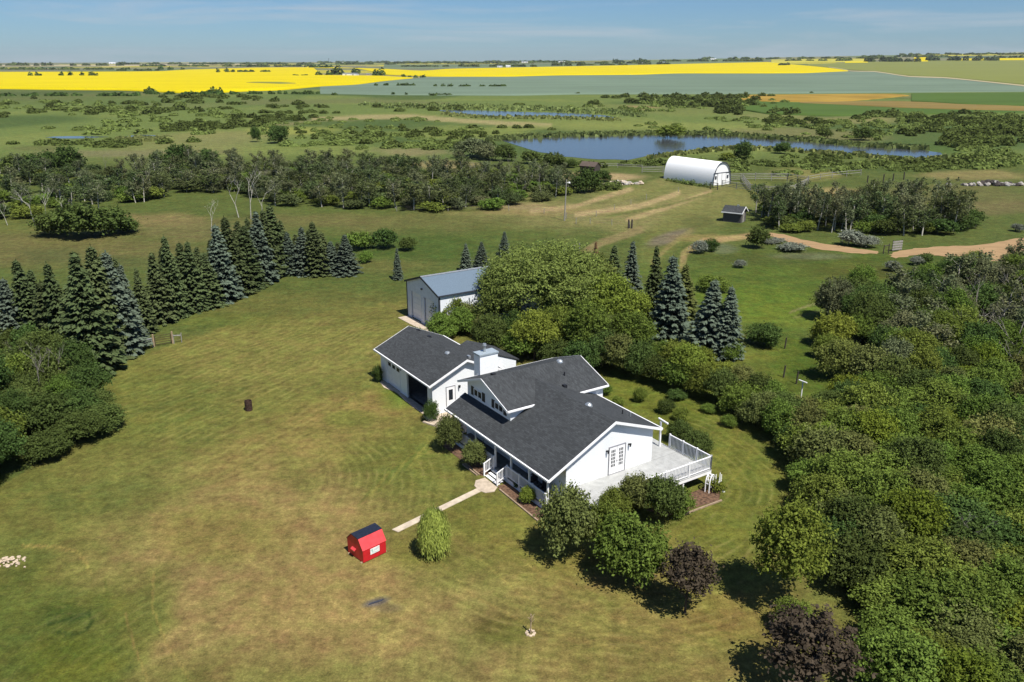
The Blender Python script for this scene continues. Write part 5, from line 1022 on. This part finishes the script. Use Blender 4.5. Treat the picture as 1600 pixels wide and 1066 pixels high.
# dead trees by the windbreak
for x,yb,yt,w_,l in [(373,340,275,46,'pale leafless tree behind the windbreak, left of the pair'),(392,342,268,50,'pale leafless tree behind the windbreak, right of the pair'),(410,335,282,30,'thin pale dead tree at the right of the pair'),(330,362,316,34,'small leaning dead tree left of the pair')]: pp('deadpale','dead_tree',x,yb,yt,w_,l,'dead tree')
for x,yb,yt,w_,l in [(55,352,290,44,'bare branching aspen at the far left wood edge'),(72,354,296,40,'second bare aspen at the far left wood edge'),(12,352,310,30,'bare grey aspen at the left border'),(100,346,308,30,'bare grey tree beside the big dark bushes')]: pp('deadpale','dead_tree',x,yb,yt,w_,l,'dead tree')
for x,yb,yt,w_,l in [(70,640,515,60,'tall dead tree standing in the left thicket'),(100,628,540,46,'dead tree right of the tall one in the left thicket'),(28,600,535,40,'dead tree at the left side of the left thicket')]: pp('dead','dead_tree',x,yb,yt,w_,l,'dead tree')
for k,(x,yb,yt,w_) in enumerate([(1500,875,790,60),(1545,560,452,60),(1580,575,440,70),(1520,520,430,50),(1480,560,470,44),(1560,500,420,60),(1590,620,520,60),(1460,500,445,40),(1600,540,430,60)]): pp('dead','dead_tree',x,yb,yt,w_,['bare grey branches sticking out of the lower right thicket','dead grey tree standing at the upper right thicket edge'][k>0],'dead tree','dead trees of the right thicket')
# ---------------------------------------------------------------- woods: scatter inside ground regions
def scatter(poly,dmin,maxn,seed,dgrow=0):
    """random places inside a region (given by photo-pixel corners on the ground), at least dmin metres apart"""
    r_=random.Random(seed); xs=[q[0] for q in poly]; ys=[q[1] for q in poly]
    W=[g1(*q) for q in poly]; wp=[(q.x,q.y) for q in W]; x0,x1=min(q[0] for q in wp),max(q[0] for q in wp); y0,y1=min(q[1] for q in wp),max(q[1] for q in wp)
    out=[]; cell={}
    for _ in range(maxn*60):
        if len(out)>=maxn: break
        X=r_.uniform(x0,x1);Y=r_.uniform(y0,y1)
        if not inpoly(np.array([X]),np.array([Y]),wp)[0]: continue
        d=dmin*(1+dgrow*max(0,Y-50)/100); k=(int(X/5),int(Y/5)); ok=True
        for a in (-1,0,1):
            for b_ in (-1,0,1):
                for q in cell.get((k[0]+a,k[1]+b_),()):
                    if (q[0]-X)**2+(q[1]-Y)**2<d*d: ok=False;break
        if ok: cell.setdefault(k,[]).append((X,Y)); out.append((X,Y))
    return out
def wood(poly,dmin,maxn,seed,mixk,group,dgrow=0,reg=lambda X,Y:1.0):
    pts=scatter(poly,dmin,maxn,seed,dgrow); r_=random.Random(seed+1)
    for X,Y in pts:
        u=r_.random()*sum(k[0] for k in mixk)
        for wt,kd,nm,h0,h1,w0,w1,mt,lb,ct in mixk:
            u-=wt
            if u<=0: break
        qx,qy=proj(X,Y,float(terr(X,Y))); lb=lb+(', near the left side' if qx<240 else ', left of centre' if qx<520 else ', near the middle' if qx<900 else ', toward the left' if qx<1330 else ', toward the middle' if qx<1480 else ', by the right border')+(', at the bottom' if qy>930 else ', in front' if qy>780 else '')
        s_=reg(X,Y); plant(kd,nm,Vector((X,Y,float(terr(X,Y)))),r_.uniform(h0,h1)*s_,r_.uniform(w0,w1)*(.6+.4*s_),lb,ct,group,M[mt] if mt else None)
    return len(pts)
RT=[(1252,748),(1238,700),(1218,668),(1262,655),(1300,640),(1372,628),(1420,590),(1480,585),(1600,560),(1850,560),(2050,1120),(1420,1120),(1372,1040),(1345,960),(1308,880),(1276,800)]
lb1='leafy bush in the dense right-hand thicket'; lb2='yellowish green bush in the dense right-hand thicket'
cnt=wood(RT,1.95,300,21,[(5.5,'thick','thicket_bush',2.0,4.2,3.4,5.0,'lf_mid',lb1,'bush'),(1.4,'thick','thicket_bush',2.2,4.4,3.4,5.0,'lf_brown','brownish olive bush in the dense right-hand thicket','bush'),(1.2,'thick','thicket_bush',2.4,4.6,3.2,4.6,'lf_brightish',lb2,'bush'),(1.8,'thick','thicket_bush',2.4,4.4,3.6,5.0,'lf_dark','dark green bush in the dense right-hand thicket','bush')],'bushes of the right thicket')
RU=[(1385,600),(1420,575),(1395,545),(1340,520),(1300,500),(1330,478),(1400,468),(1480,452),(1600,440),(1850,440),(1850,560),(1600,560),(1480,588)]
cnt2=wood(RU,2.7,150,23,[(4,'thick','thicket_tree',3.8,5.8,4,5.4,'lf_dark','dark green tree in the upper right wood','tree'),(2,'round','thicket_tree',4,6,4,5.4,'lf_mid','mid green tree in the upper right wood','tree'),(1.2,'thick','thicket_tree',4,6,4,5,'lf_grey','grey-green tree in the upper right wood','tree'),(2,'aspen','aspen_tree',4.4,6.2,3,4,None,'grey-stemmed aspen in the upper right wood','tree')],'trees of the upper right wood')
for k,(x,yb,yt,w_,l,mt) in enumerate([(1300,542,486,62,'bright green round bush at the left corner of the upper right wood','lf_bright'),(1345,536,490,60,'mid green bush behind the bright round bush','lf_mid'),(1312,592,532,74,'large olive bush beside the grass lane','lf_olive'),(1356,602,540,80,'large brownish bush right of the olive bush','lf_brown'),(1402,576,508,56,'light green tree above the large brownish bush','lf_mid'),(1438,612,540,60,'light green tree at the edge of the dark hollow','lf_mid'),(1380,560,505,50,'dark bush between the round bushes','lf_dark'),(1420,640,604,44,'yellow-green bush in the gap below the hollow','lf_bright'),(1290,560,520,40,'small bush at the lane corner','lf_mid')]): pp('thick','bush',x,yb,yt,w_,l,'bush',None,M[mt])
# hedge from behind the house down to the thicket
HP=[(770,548),(820,560),(870,572),(905,580),(935,578),(965,584),(998,590),(1030,600),(1062,612),(1095,622),(1128,632),(1160,648),(1190,668),(1215,690),(1238,716)]
HP2=[(700,512),(735,516),(765,530),(800,540),(850,545),(900,552),(950,560),(1000,566),(1035,574),(1062,582),(1092,594),(1125,606),(1158,620),(1185,638),(1210,655)]
r_=random.Random(8)
for k,(x,y) in enumerate(HP): pp('thick','hedge_bush',x+r_.uniform(-5,5),y,y-r_.uniform(44,62),r_.uniform(50,66),ORD[k].capitalize()+' bush from the garage end in the front line of the long hedge','bush','bushes of the long hedge',M[r_.choice(['lf_dark','lf_mid','lf_brown','lf_dark'])])
for k,(x,y) in enumerate(HP2): pp('thick','hedge_bush',x+r_.uniform(-6,6),y,y-r_.uniform(40,58),r_.uniform(48,64),ORD[k].capitalize()+' bush from the garage end in the back line of the long hedge','bush','bushes of the long hedge',M[r_.choice(['lf_mid','lf_bright','lf_brown','lf_dark','lf_mid'])])
pp('thick','bush',648,536,512,40,'bush between garage roof and workshop apron','bush',None,M['lf_mid']); pp('thick','bush',690,528,492,50,'green bush against the workshop corner','bush',None,M['lf_mid']); pp('thick','bush',725,522,480,50,'green bush below the long workshop wall','bush',None,M['lf_mid'])
# left thicket
LT=[(-420,880),(-60,800),(0,756),(55,732),(110,708),(150,692),(172,676),(168,655),(150,632),(128,606),(110,585),(60,570),(0,565),(-420,565)]
wood(LT,2.3,170,31,[(4,'thick','thicket_bush',3.0,4.8,3.8,5.2,'lf_dark','dark green bush of the left thicket','bush'),(2,'round','thicket_tree',4.5,6.5,3.8,5,'lf_dark','dark green tree of the left thicket','tree'),(1.4,'thick','thicket_bush',3,4.5,3.6,4.8,'lf_mid','mid green bush of the left thicket','bush')],'bushes and trees of the left thicket',0,lambda X,Y:1.0 if X<-38 else .72)
# middle-distance aspen woods
AS=lambda side:[(3.0,'aspen','aspen_tree',4.2,6.8,3.2,4.4,None,'grey-green aspen with pale stem in the wood '+side,'tree'),(3.6,'dark_aspen','aspen_tree',3.8,6.0,3.4,4.8,None,'dark green aspen in the wood '+side,'tree'),(.45,'dead','dead_tree',5,7.5,2.5,3.5,None,'bare grey tree in the wood '+side,'dead tree')]
BS=lambda side:[(2,'mid','wood_bush',1.8,3.2,4.5,7,'lf_wood','dark bush filling the wood '+side,'bush'),(2,'mid','wood_bush',1.8,2.8,4,6.5,'lf_mid','green bush filling the wood '+side,'bush'),(1,'mid','wood_bush',1.8,2.8,4,6,'lf_grey','grey-green bush filling the wood '+side,'bush')]
WP=[(215,318),(300,302),(380,300),(425,322),(500,324),(560,326),(650,331),(760,328),(850,314),(892,305),(880,290),(850,282),(760,274),(640,272),(560,268),(420,268),(300,266),(215,275)]
WQ=[(-200,356),(0,352),(110,344),(215,318),(215,275),(120,270),(0,272),(-200,275)]
w1=wood(WP,4.6,165,41,AS('behind the windbreak'),'trees of the wood behind the windbreak')
w1b=wood(WP,4.6,160,45,BS('behind the windbreak'),'bushes of the wood behind the windbreak')
w2=wood(WQ,5.4,62,43,AS('at the far left'),'trees of the far left wood')
w2b=wood(WQ,5.5,70,46,BS('at the far left'),'bushes of the far left wood')
w4=wood([(1178,330),(1215,362),(1300,364),(1400,370),(1500,366),(1515,350),(1480,334),(1400,330),(1300,332),(1230,328)],2.4,200,47,[(1.8,'aspen','aspen_tree',5,7.4,2.8,3.6,None,'pale-stemmed aspen of the grove right of the small shed','tree'),(1.8,'dark_aspen','aspen_tree',4.6,7,3,4.2,None,'leafy aspen of the grove right of the small shed','tree'),(2.4,'mid','wood_bush',1.8,3.2,4,6,'lf_dark','dark bush of the grove right of the small shed','bush'),(1.4,'mid','wood_bush',1.4,2.6,3,4.5,'lf_mid','green bush of the grove right of the small shed','bush')],'trees of the grove')
for k,(x,yb,yt,w_,l,mt) in enumerate([(85,368,330,66,'left big dark willow bush on the left pasture','lf_dark'),(130,372,318,80,'middle big dark willow bush on the left pasture','lf_dark'),(172,368,324,76,'right big dark willow bush on the left pasture','lf_dark'),(203,362,344,34,'small bush at the right end of the big dark bushes','lf_dark'),(105,275,228,54,'dark round tree group beyond the left wood','lf_dark'),(70,272,236,60,'dark wide bush beyond the left wood','lf_dark'),(30,272,242,50,'dark bush at the left edge beyond the wood','lf_dark'),(246,262,237,26,'dark bush left of the round dark tree','lf_dark'),(283,262,224,46,'round dark tree in the meadow behind the left wood','lf_dark'),(328,258,232,34,'dark tree right of the round dark tree','lf_dark'),
  (435,224,196,34,'dark tree clump with grey stems in the marsh','lf_dark'),(400,222,198,16,'narrow dark tree left of the clump with grey stems','lf_dark'),(740,246,216,60,'grey-brown bush near the left tip of the large pond','lf_grey'),(760,250,224,40,'grey bush left of the dark bush by the large pond','lf_grey'),(789,252,225,36,'dark bush near the left tip of the large pond','lf_dark'),(830,256,236,34,'green bush by the near shore of the large pond','lf_dark'),(866,260,238,34,'round dark bush by the near shore of the large pond','lf_dark'),(892,262,249,22,'small bush left of the old brown shed','lf_dark'),(1160,250,221,30,'tall dark bush on the near shore of the large pond','lf_dark'),(1135,250,238,26,'low bush left of the tall dark shore bush','lf_mid'),(1222,240,222,28,'round bush on the shore at the right part of the pond','lf_dark'),(1345,219,198,34,'dark bush on the far shore at the right','lf_dark'),(1285,216,198,24,'dark bush on the far shore left of the other','lf_dark'),(1050,216,194,44,'reedy bush mirrored in the large pond','lf_mid'),(940,284,266,30,'bush in front of the old brown shed','lf_dark'),(915,300,262,50,'dark bush below the old brown shed','lf_dark'),
  (1330,384,360,40,'grey silvery bush beside the dirt track','lf_silver'),(1352,386,368,34,'pale silvery bush at the right of the grey one','lf_silver'),(1445,412,396,26,'small dark bush below the dirt clearing','lf_dark'),(1432,414,400,20,'pale bush below the dirt clearing','lf_silver'),(1395,424,408,24,'faint grey-green bush in the right meadow','lf_silver'),(1575,408,396,24,'low grey-green bush at the right edge','lf_grey'),(1510,356,340,40,'dark bush at the right end of the grove','lf_dark'),(1206,378,372,40,'silvery weeds along the dirt track','lf_silver'),(1240,392,380,44,'silvery weeds right of the round bush','lf_silver'),(1092,396,376,24,'silvery clump beside the track bend','lf_silver'),(1155,418,406,18,'small silvery clump in the meadow','lf_silver'),(1590,362,350,20,'silvery bush at the right border','lf_silver')]): pp('mid','bush',x,yb,yt,w_,l,'bush',None,M[mt])
# ---------------------------------------------------------------- marsh scrub and far shelterbelts: uncountable masses, real merged leaf geometry
def mass(name,items,label,m,seed,per=46,leaf=.2):
    """items: (X,Y,w,h). One merged object of leaf clumps"""
    rs=np.random.RandomState(seed); Vs=[];T=[]
    for X,Y,w_,h_ in items:
        z=float(terr(X,Y)); n=per; d=unit(rs.normal(size=(n,3))); d[:,2]=np.abs(d[:,2]); r=rs.uniform(.55,1.05,n)[:,None]*np.array([w_/2,w_/2,h_*.95]); P=d*r+[X,Y,z]
        V,_=cards(P,d+rs.normal(size=(n,3))*.5+[0,0,.3],rs.uniform(.7,1.3,n)*leaf*max(w_,h_),rs,.75); Vs.append(V); T.append(rs.rand(n)*.6+rs.rand()*.4)
    V=np.vstack(Vs); me=np_mesh(name,V,np.arange(len(V)).reshape(-1,4),[m],rnd=np.concatenate(T)); o=bpy.data.objects.new(name,me); C.objects.link(o); return tag(o,label,kind='stuff')
rm=random.Random(77)
def fill(boxes,seed):
    """boxes: x0,x1,y0,y1,count,w0,w1,h0,h1 (pixels for place, metres for size)"""
    r_=random.Random(seed); it=[]
    for x0,x1,y0,y1,n_,w0,w1,h0,h1 in boxes:
        cl=[(r_.uniform(x0,x1),r_.uniform(y0,y1)) for _ in range(max(1,n_//7))]
        for _ in range(n_):
            c=r_.choice(cl); x=c[0]+r_.gauss(0,(x1-x0)*.07+8); y=c[1]+r_.gauss(0,(y1-y0)*.10+.8); y=min(max(y,y0),y1+2)
            if any(inpoly(np.array([x]),np.array([y]),pl)[0] for pl in (POND1,POND2,POND3,POND4)): continue
            X,Y,Z=gp(x,y); it.append((X[0],Y[0],r_.uniform(w0,w1),r_.uniform(h0,h1)))
    return it
mass('marsh_scrub',fill([(-100,420,152,182,90,5,12,1.5,3.6),(400,800,162,182,40,4,9,1.2,2.6),(430,800,200,230,60,3,6,1,2.2),(250,480,184,208,70,4,8,1.4,2.8),(975,1205,151,166,80,6,11,2.2,4.6),(1120,1240,166,178,24,5,9,2.5,4.5),(1180,1300,180,204,30,4,8,1.4,3),(1380,1640,178,212,110,5,10,1.6,3.6),(1500,1640,205,232,50,4,8,1.6,3.4),(1250,1640,250,262,40,2.5,6,.9,2)],1),'dark willow scrub scattered across the marsh',M['lf_dark'],1,per=150,leaf=.095)
mass('marsh_scrub',fill([(0,420,160,208,120,4,9,1,2.2),(430,820,200,232,130,3,6,.8,1.8),(500,800,184,196,30,3,6,.8,1.5),(900,1240,152,176,90,4,9,1.2,2.6),(900,1240,186,200,40,3,7,.8,1.6),(1150,1600,190,222,90,3,7,.9,2),(1120,1500,244,272,80,2.5,5,.7,1.5),(1330,1600,180,206,60,4,8,1.2,2.6),(1500,1640,215,262,70,3,6,.9,1.8)],2),'lighter green willow scrub scattered across the marsh',M['scrub_light'],2,per=130,leaf=.095)
mass('marsh_scrub',fill([(0,420,222,228,24,4,7,1.2,2.2),(150,250,222,232,6,4,7,1.2,2.4),(830,1040,256,264,36,2.5,5,.9,1.8),(1170,1330,244,258,34,2.5,5,.8,1.6),(1290,1500,256,268,30,2.5,5,.8,1.6),(930,985,284,296,12,2.5,4,1,1.8)],3),'low dark scrub near the pond and pasture edge',M['lf_dark'],3,per=130,leaf=.095)
# reeds around the ponds
def reeds(name,lines,label,seed,n,h0,h1,wd):
    rs=np.random.RandomState(seed); r_=random.Random(seed); P=[];H=[]
    for _ in range(n):
        l=r_.choice(lines); k=r_.randrange(len(l)-1); f=r_.random(); x=l[k][0]*(1-f)+l[k+1][0]*f; y=l[k][1]*(1-f)+l[k+1][1]*f+r_.gauss(0,wd); X,Y,Z=gp(x,y); P.append((X[0],Y[0],Z[0])); H.append(r_.uniform(h0,h1))
    P=np.array(P);H=np.array(H); n=len(P); a=rs.rand(n)*6.283; w_=rs.uniform(.5,1.3,n); dx=np.stack([np.cos(a)*w_,np.sin(a)*w_,np.zeros(n)],1); up=np.stack([rs.normal(size=n)*.15,rs.normal(size=n)*.15,H],1)
    V=np.stack([P-dx,P+dx,P+dx*.55+up,P-dx*.55+up*.85],1).reshape(-1,3); me=np_mesh(name,V,np.arange(4*n).reshape(-1,4),[M['reed']],rnd=rs.rand(n)); o=bpy.data.objects.new(name,me); C.objects.link(o); tag(o,label,kind='stuff')
reeds('reeds',[[(760,219),(830,214),(960,210.5),(1060,209),(1150,212),(1250,219),(1350,228),(1450,233)]],'reed belt along the far shore of the large pond',1,3000,.6,1.5,1.4)
reeds('reeds',[[(600,169),(720,170),(860,173.5),(960,178),(1010,182)],[(560,164),(760,166),(1000,176)]],'dark reed belt along the far pond',2,1800,.7,1.8,1.0)
reeds('reeds',[[(1478,248),(1410,254),(1340,243),(1230,236),(1150,232),(1100,237),(1010,248)],[(690,178),(760,184.5),(860,184.5),(970,188)],[(180,220),(270,218)]],'reeds and sedge along the near pond shores',3,2600,.5,1.5,1.2)
# far tree belts (x0,x1,y,h in px)
def belt(items,label,seed,m=None):
    r_=random.Random(seed); it=[]
    for x0,x1,y,hp,st in items:
        x=x0
        while x<x1:
            if r_.random()<.22: x+=st*r_.uniform(1,3); continue
            p=g1(x,y+r_.uniform(-.25,.25)); h_=w_at(p,hp)*r_.uniform(.55,1.1); w_=max(h_*1.1,w_at(p,st*1.9)); it.append((p.x,p.y,w_,h_)); x+=st*r_.uniform(.6,1.2)
    return mass('shelterbelt',it,label,m or M['lf_dark'],seed,per=44,leaf=.2)
belt([(497,522,118,7,3),(523,534,116.5,14,4),(552,562,116,9,3),(585,598,118.5,15,4),(598,640,120.5,7.5,4),(640,668,121.5,5.5,3.5)],'dark farm trees around the long white machine shed',11)
belt([(48,150,119,7,4),(250,288,109,7,3.5),(335,365,113.5,8,3.5),(365,420,113,3.5,4),(486,520,106,5,3.5),(460,480,118.5,2.5,3)],'clumps of trees standing in the left canola fields',12)
belt([(588,655,134.5,5,3.5),(680,790,135.8,5,4),(534,540,133.8,4,2.5),(520,526,148.5,3.5,2.5),(610,640,148.8,5,3.5),(672,704,149.2,4,3.5)],'broken line of bushes crossing the left of the flax field',13)
belt([(1210,1252,102.4,5.5,3.5),(1355,1434,96.8,9,4),(1450,1560,95,8,4),(1560,1600,90.5,4,4)],'dark shelterbelts on the right slope above the cereal field',14)
belt([(720,835,104.5,4.5,4),(865,915,103,6,4),(915,980,102,2.5,4),(1000,1045,101,4,4),(630,700,104.5,2.5,4),(380,500,104.5,3,4),(186,250,110.5,3,4),(900,905,147,3,2),(1268,1276,146.5,6,3)],'dark tree lines behind the long canola field',15)
belt([(-200,190,103,5,5),(190,620,101,3.2,5),(620,1000,99.5,3,5),(1000,1210,96,3.2,5),(1210,1400,92,3,5),(1400,1800,86,3,5)],'hazy line of trees along the horizon',16)
belt([(-200,200,109,3,6),(200,480,104,2.5,6),(960,1020,99,7,4),(1100,1210,92.5,3.4,4.5),(1230,1330,95.5,3.6,4),(1350,1480,89,3,5),(1480,1650,85.5,2.6,5),(300,420,100.5,2.6,5),(500,760,98.5,2.6,5),(760,900,97.6,2.6,5)],'second hazy line of trees below the horizon',17,M['lf_dark'])
belt([(380,500,147,6,4),(215,380,147.5,5,5),(0,215,150,5,6),(325,345,146,9,4),(228,240,146,10,4)],'line of willows between marsh and left canola field',18)
# ---------------------------------------------------------------- rough grass tufts (real blades, uncountable)
def tufts(name,poly,n,h0,h1,w0,w1,label,m,seed,dens=3):
    rs=np.random.RandomState(seed); xs=[q[0] for q in poly];ys=[q[1] for q in poly]; W=[g1(*q) for q in poly]; wp=[(q.x,q.y) for q in W]
    x0,x1=min(q[0] for q in wp),max(q[0] for q in wp); y0,y1=min(q[1] for q in wp),max(q[1] for q in wp)
    X=rs.uniform(x0,x1,n*4);Y=rs.uniform(y0,y1,n*4); keep=inpoly(X,Y,wp)&(vnoise(X,Y,9,seed+50)*.6+vnoise(X,Y,3,seed+51)*.4>.38); X=X[keep][:n];Y=Y[keep][:n]; k=len(X)
    Xr=np.repeat(X,dens)+rs.normal(size=k*dens)*.12;Yr=np.repeat(Y,dens)+rs.normal(size=k*dens)*.12; Zr=terr(Xr,Yr); a=rs.rand(k*dens)*6.283; w_=rs.uniform(w0,w1,k*dens); h_=rs.uniform(h0,h1,k*dens)
    P=np.stack([Xr,Yr,Zr+rs.uniform(.02,h1*.6,k*dens)],1); V,Q=cards(P,rs.normal(size=(k*dens,3))*.42+[0,0,1],w_*1.5,rs,.7); me=np_mesh(name,V,Q,[m],rnd=np.repeat(rs.rand(k),dens)*.6+rs.rand(k*dens)*.4); o=bpy.data.objects.new(name,me); C.objects.link(o); tag(o,label,kind='stuff')
M['tuft']=leafmat('grass_blades',tuple(alb((104,116,50))),.015,.3,.2); M['tuft_mid']=leafmat('meadow_blades',tuple(alb((112,120,62))),.015,.3,.2); M['tuft_dry']=leafmat('dry_grass_blades',tuple(alb((128,122,76))),.01,.25,.2)
def weeds(poly,n,seed,w0,w1,h0,h1):
    return [(X,Y,rw.uniform(w0,w1),rw.uniform(h0,h1)) for X,Y in scatter(poly,1.2,n,seed) if rw.random()<.25+1.5*float(vnoise(np.array([X]),np.array([Y]),14,seed)[0])-.35]
rw=random.Random(9)
# tall weeds along the white shelter and the garden beds
mass('tall_weeds',[(p.x,p.y,rw.uniform(1.2,2.4),rw.uniform(.8,1.6)) for p in (g1(1044+k*5.2+rw.uniform(-2,2),283+k*.85) for k in range(14))],'tall weeds growing along the wall of the white shelter',M['scrub_light'],65,per=60,leaf=.12)
print('COUNTS',cnt,cnt2,w1,w2,w4,'objects',len(bpy.data.objects),'tris',sum(sum(len(p.vertices)-2 for p in m_.polygons) if len(m_.polygons)<3000 else len(m_.polygons)*2 for m_ in bpy.data.meshes))
# ================================================================ summer haze over the plain
hz=MB().box(-11800,11800,-11800,11800,-1.5,170).build('haze',bpy.data.materials.new('air'))
hm=hz.data.materials[0]; hm.use_nodes=True; hm.node_tree.nodes.clear(); pv=hm.node_tree.nodes.new('ShaderNodeVolumePrincipled'); pv.inputs['Density'].default_value=3.0e-5; pv.inputs['Color'].default_value=(.86,.93,1,1); pv.inputs['Anisotropy'].default_value=.2
ho=hm.node_tree.nodes.new('ShaderNodeOutputMaterial'); hm.node_tree.links.new(pv.outputs[0],ho.inputs['Volume']); tag(hz,'thin summer haze over the plain',kind='stuff')
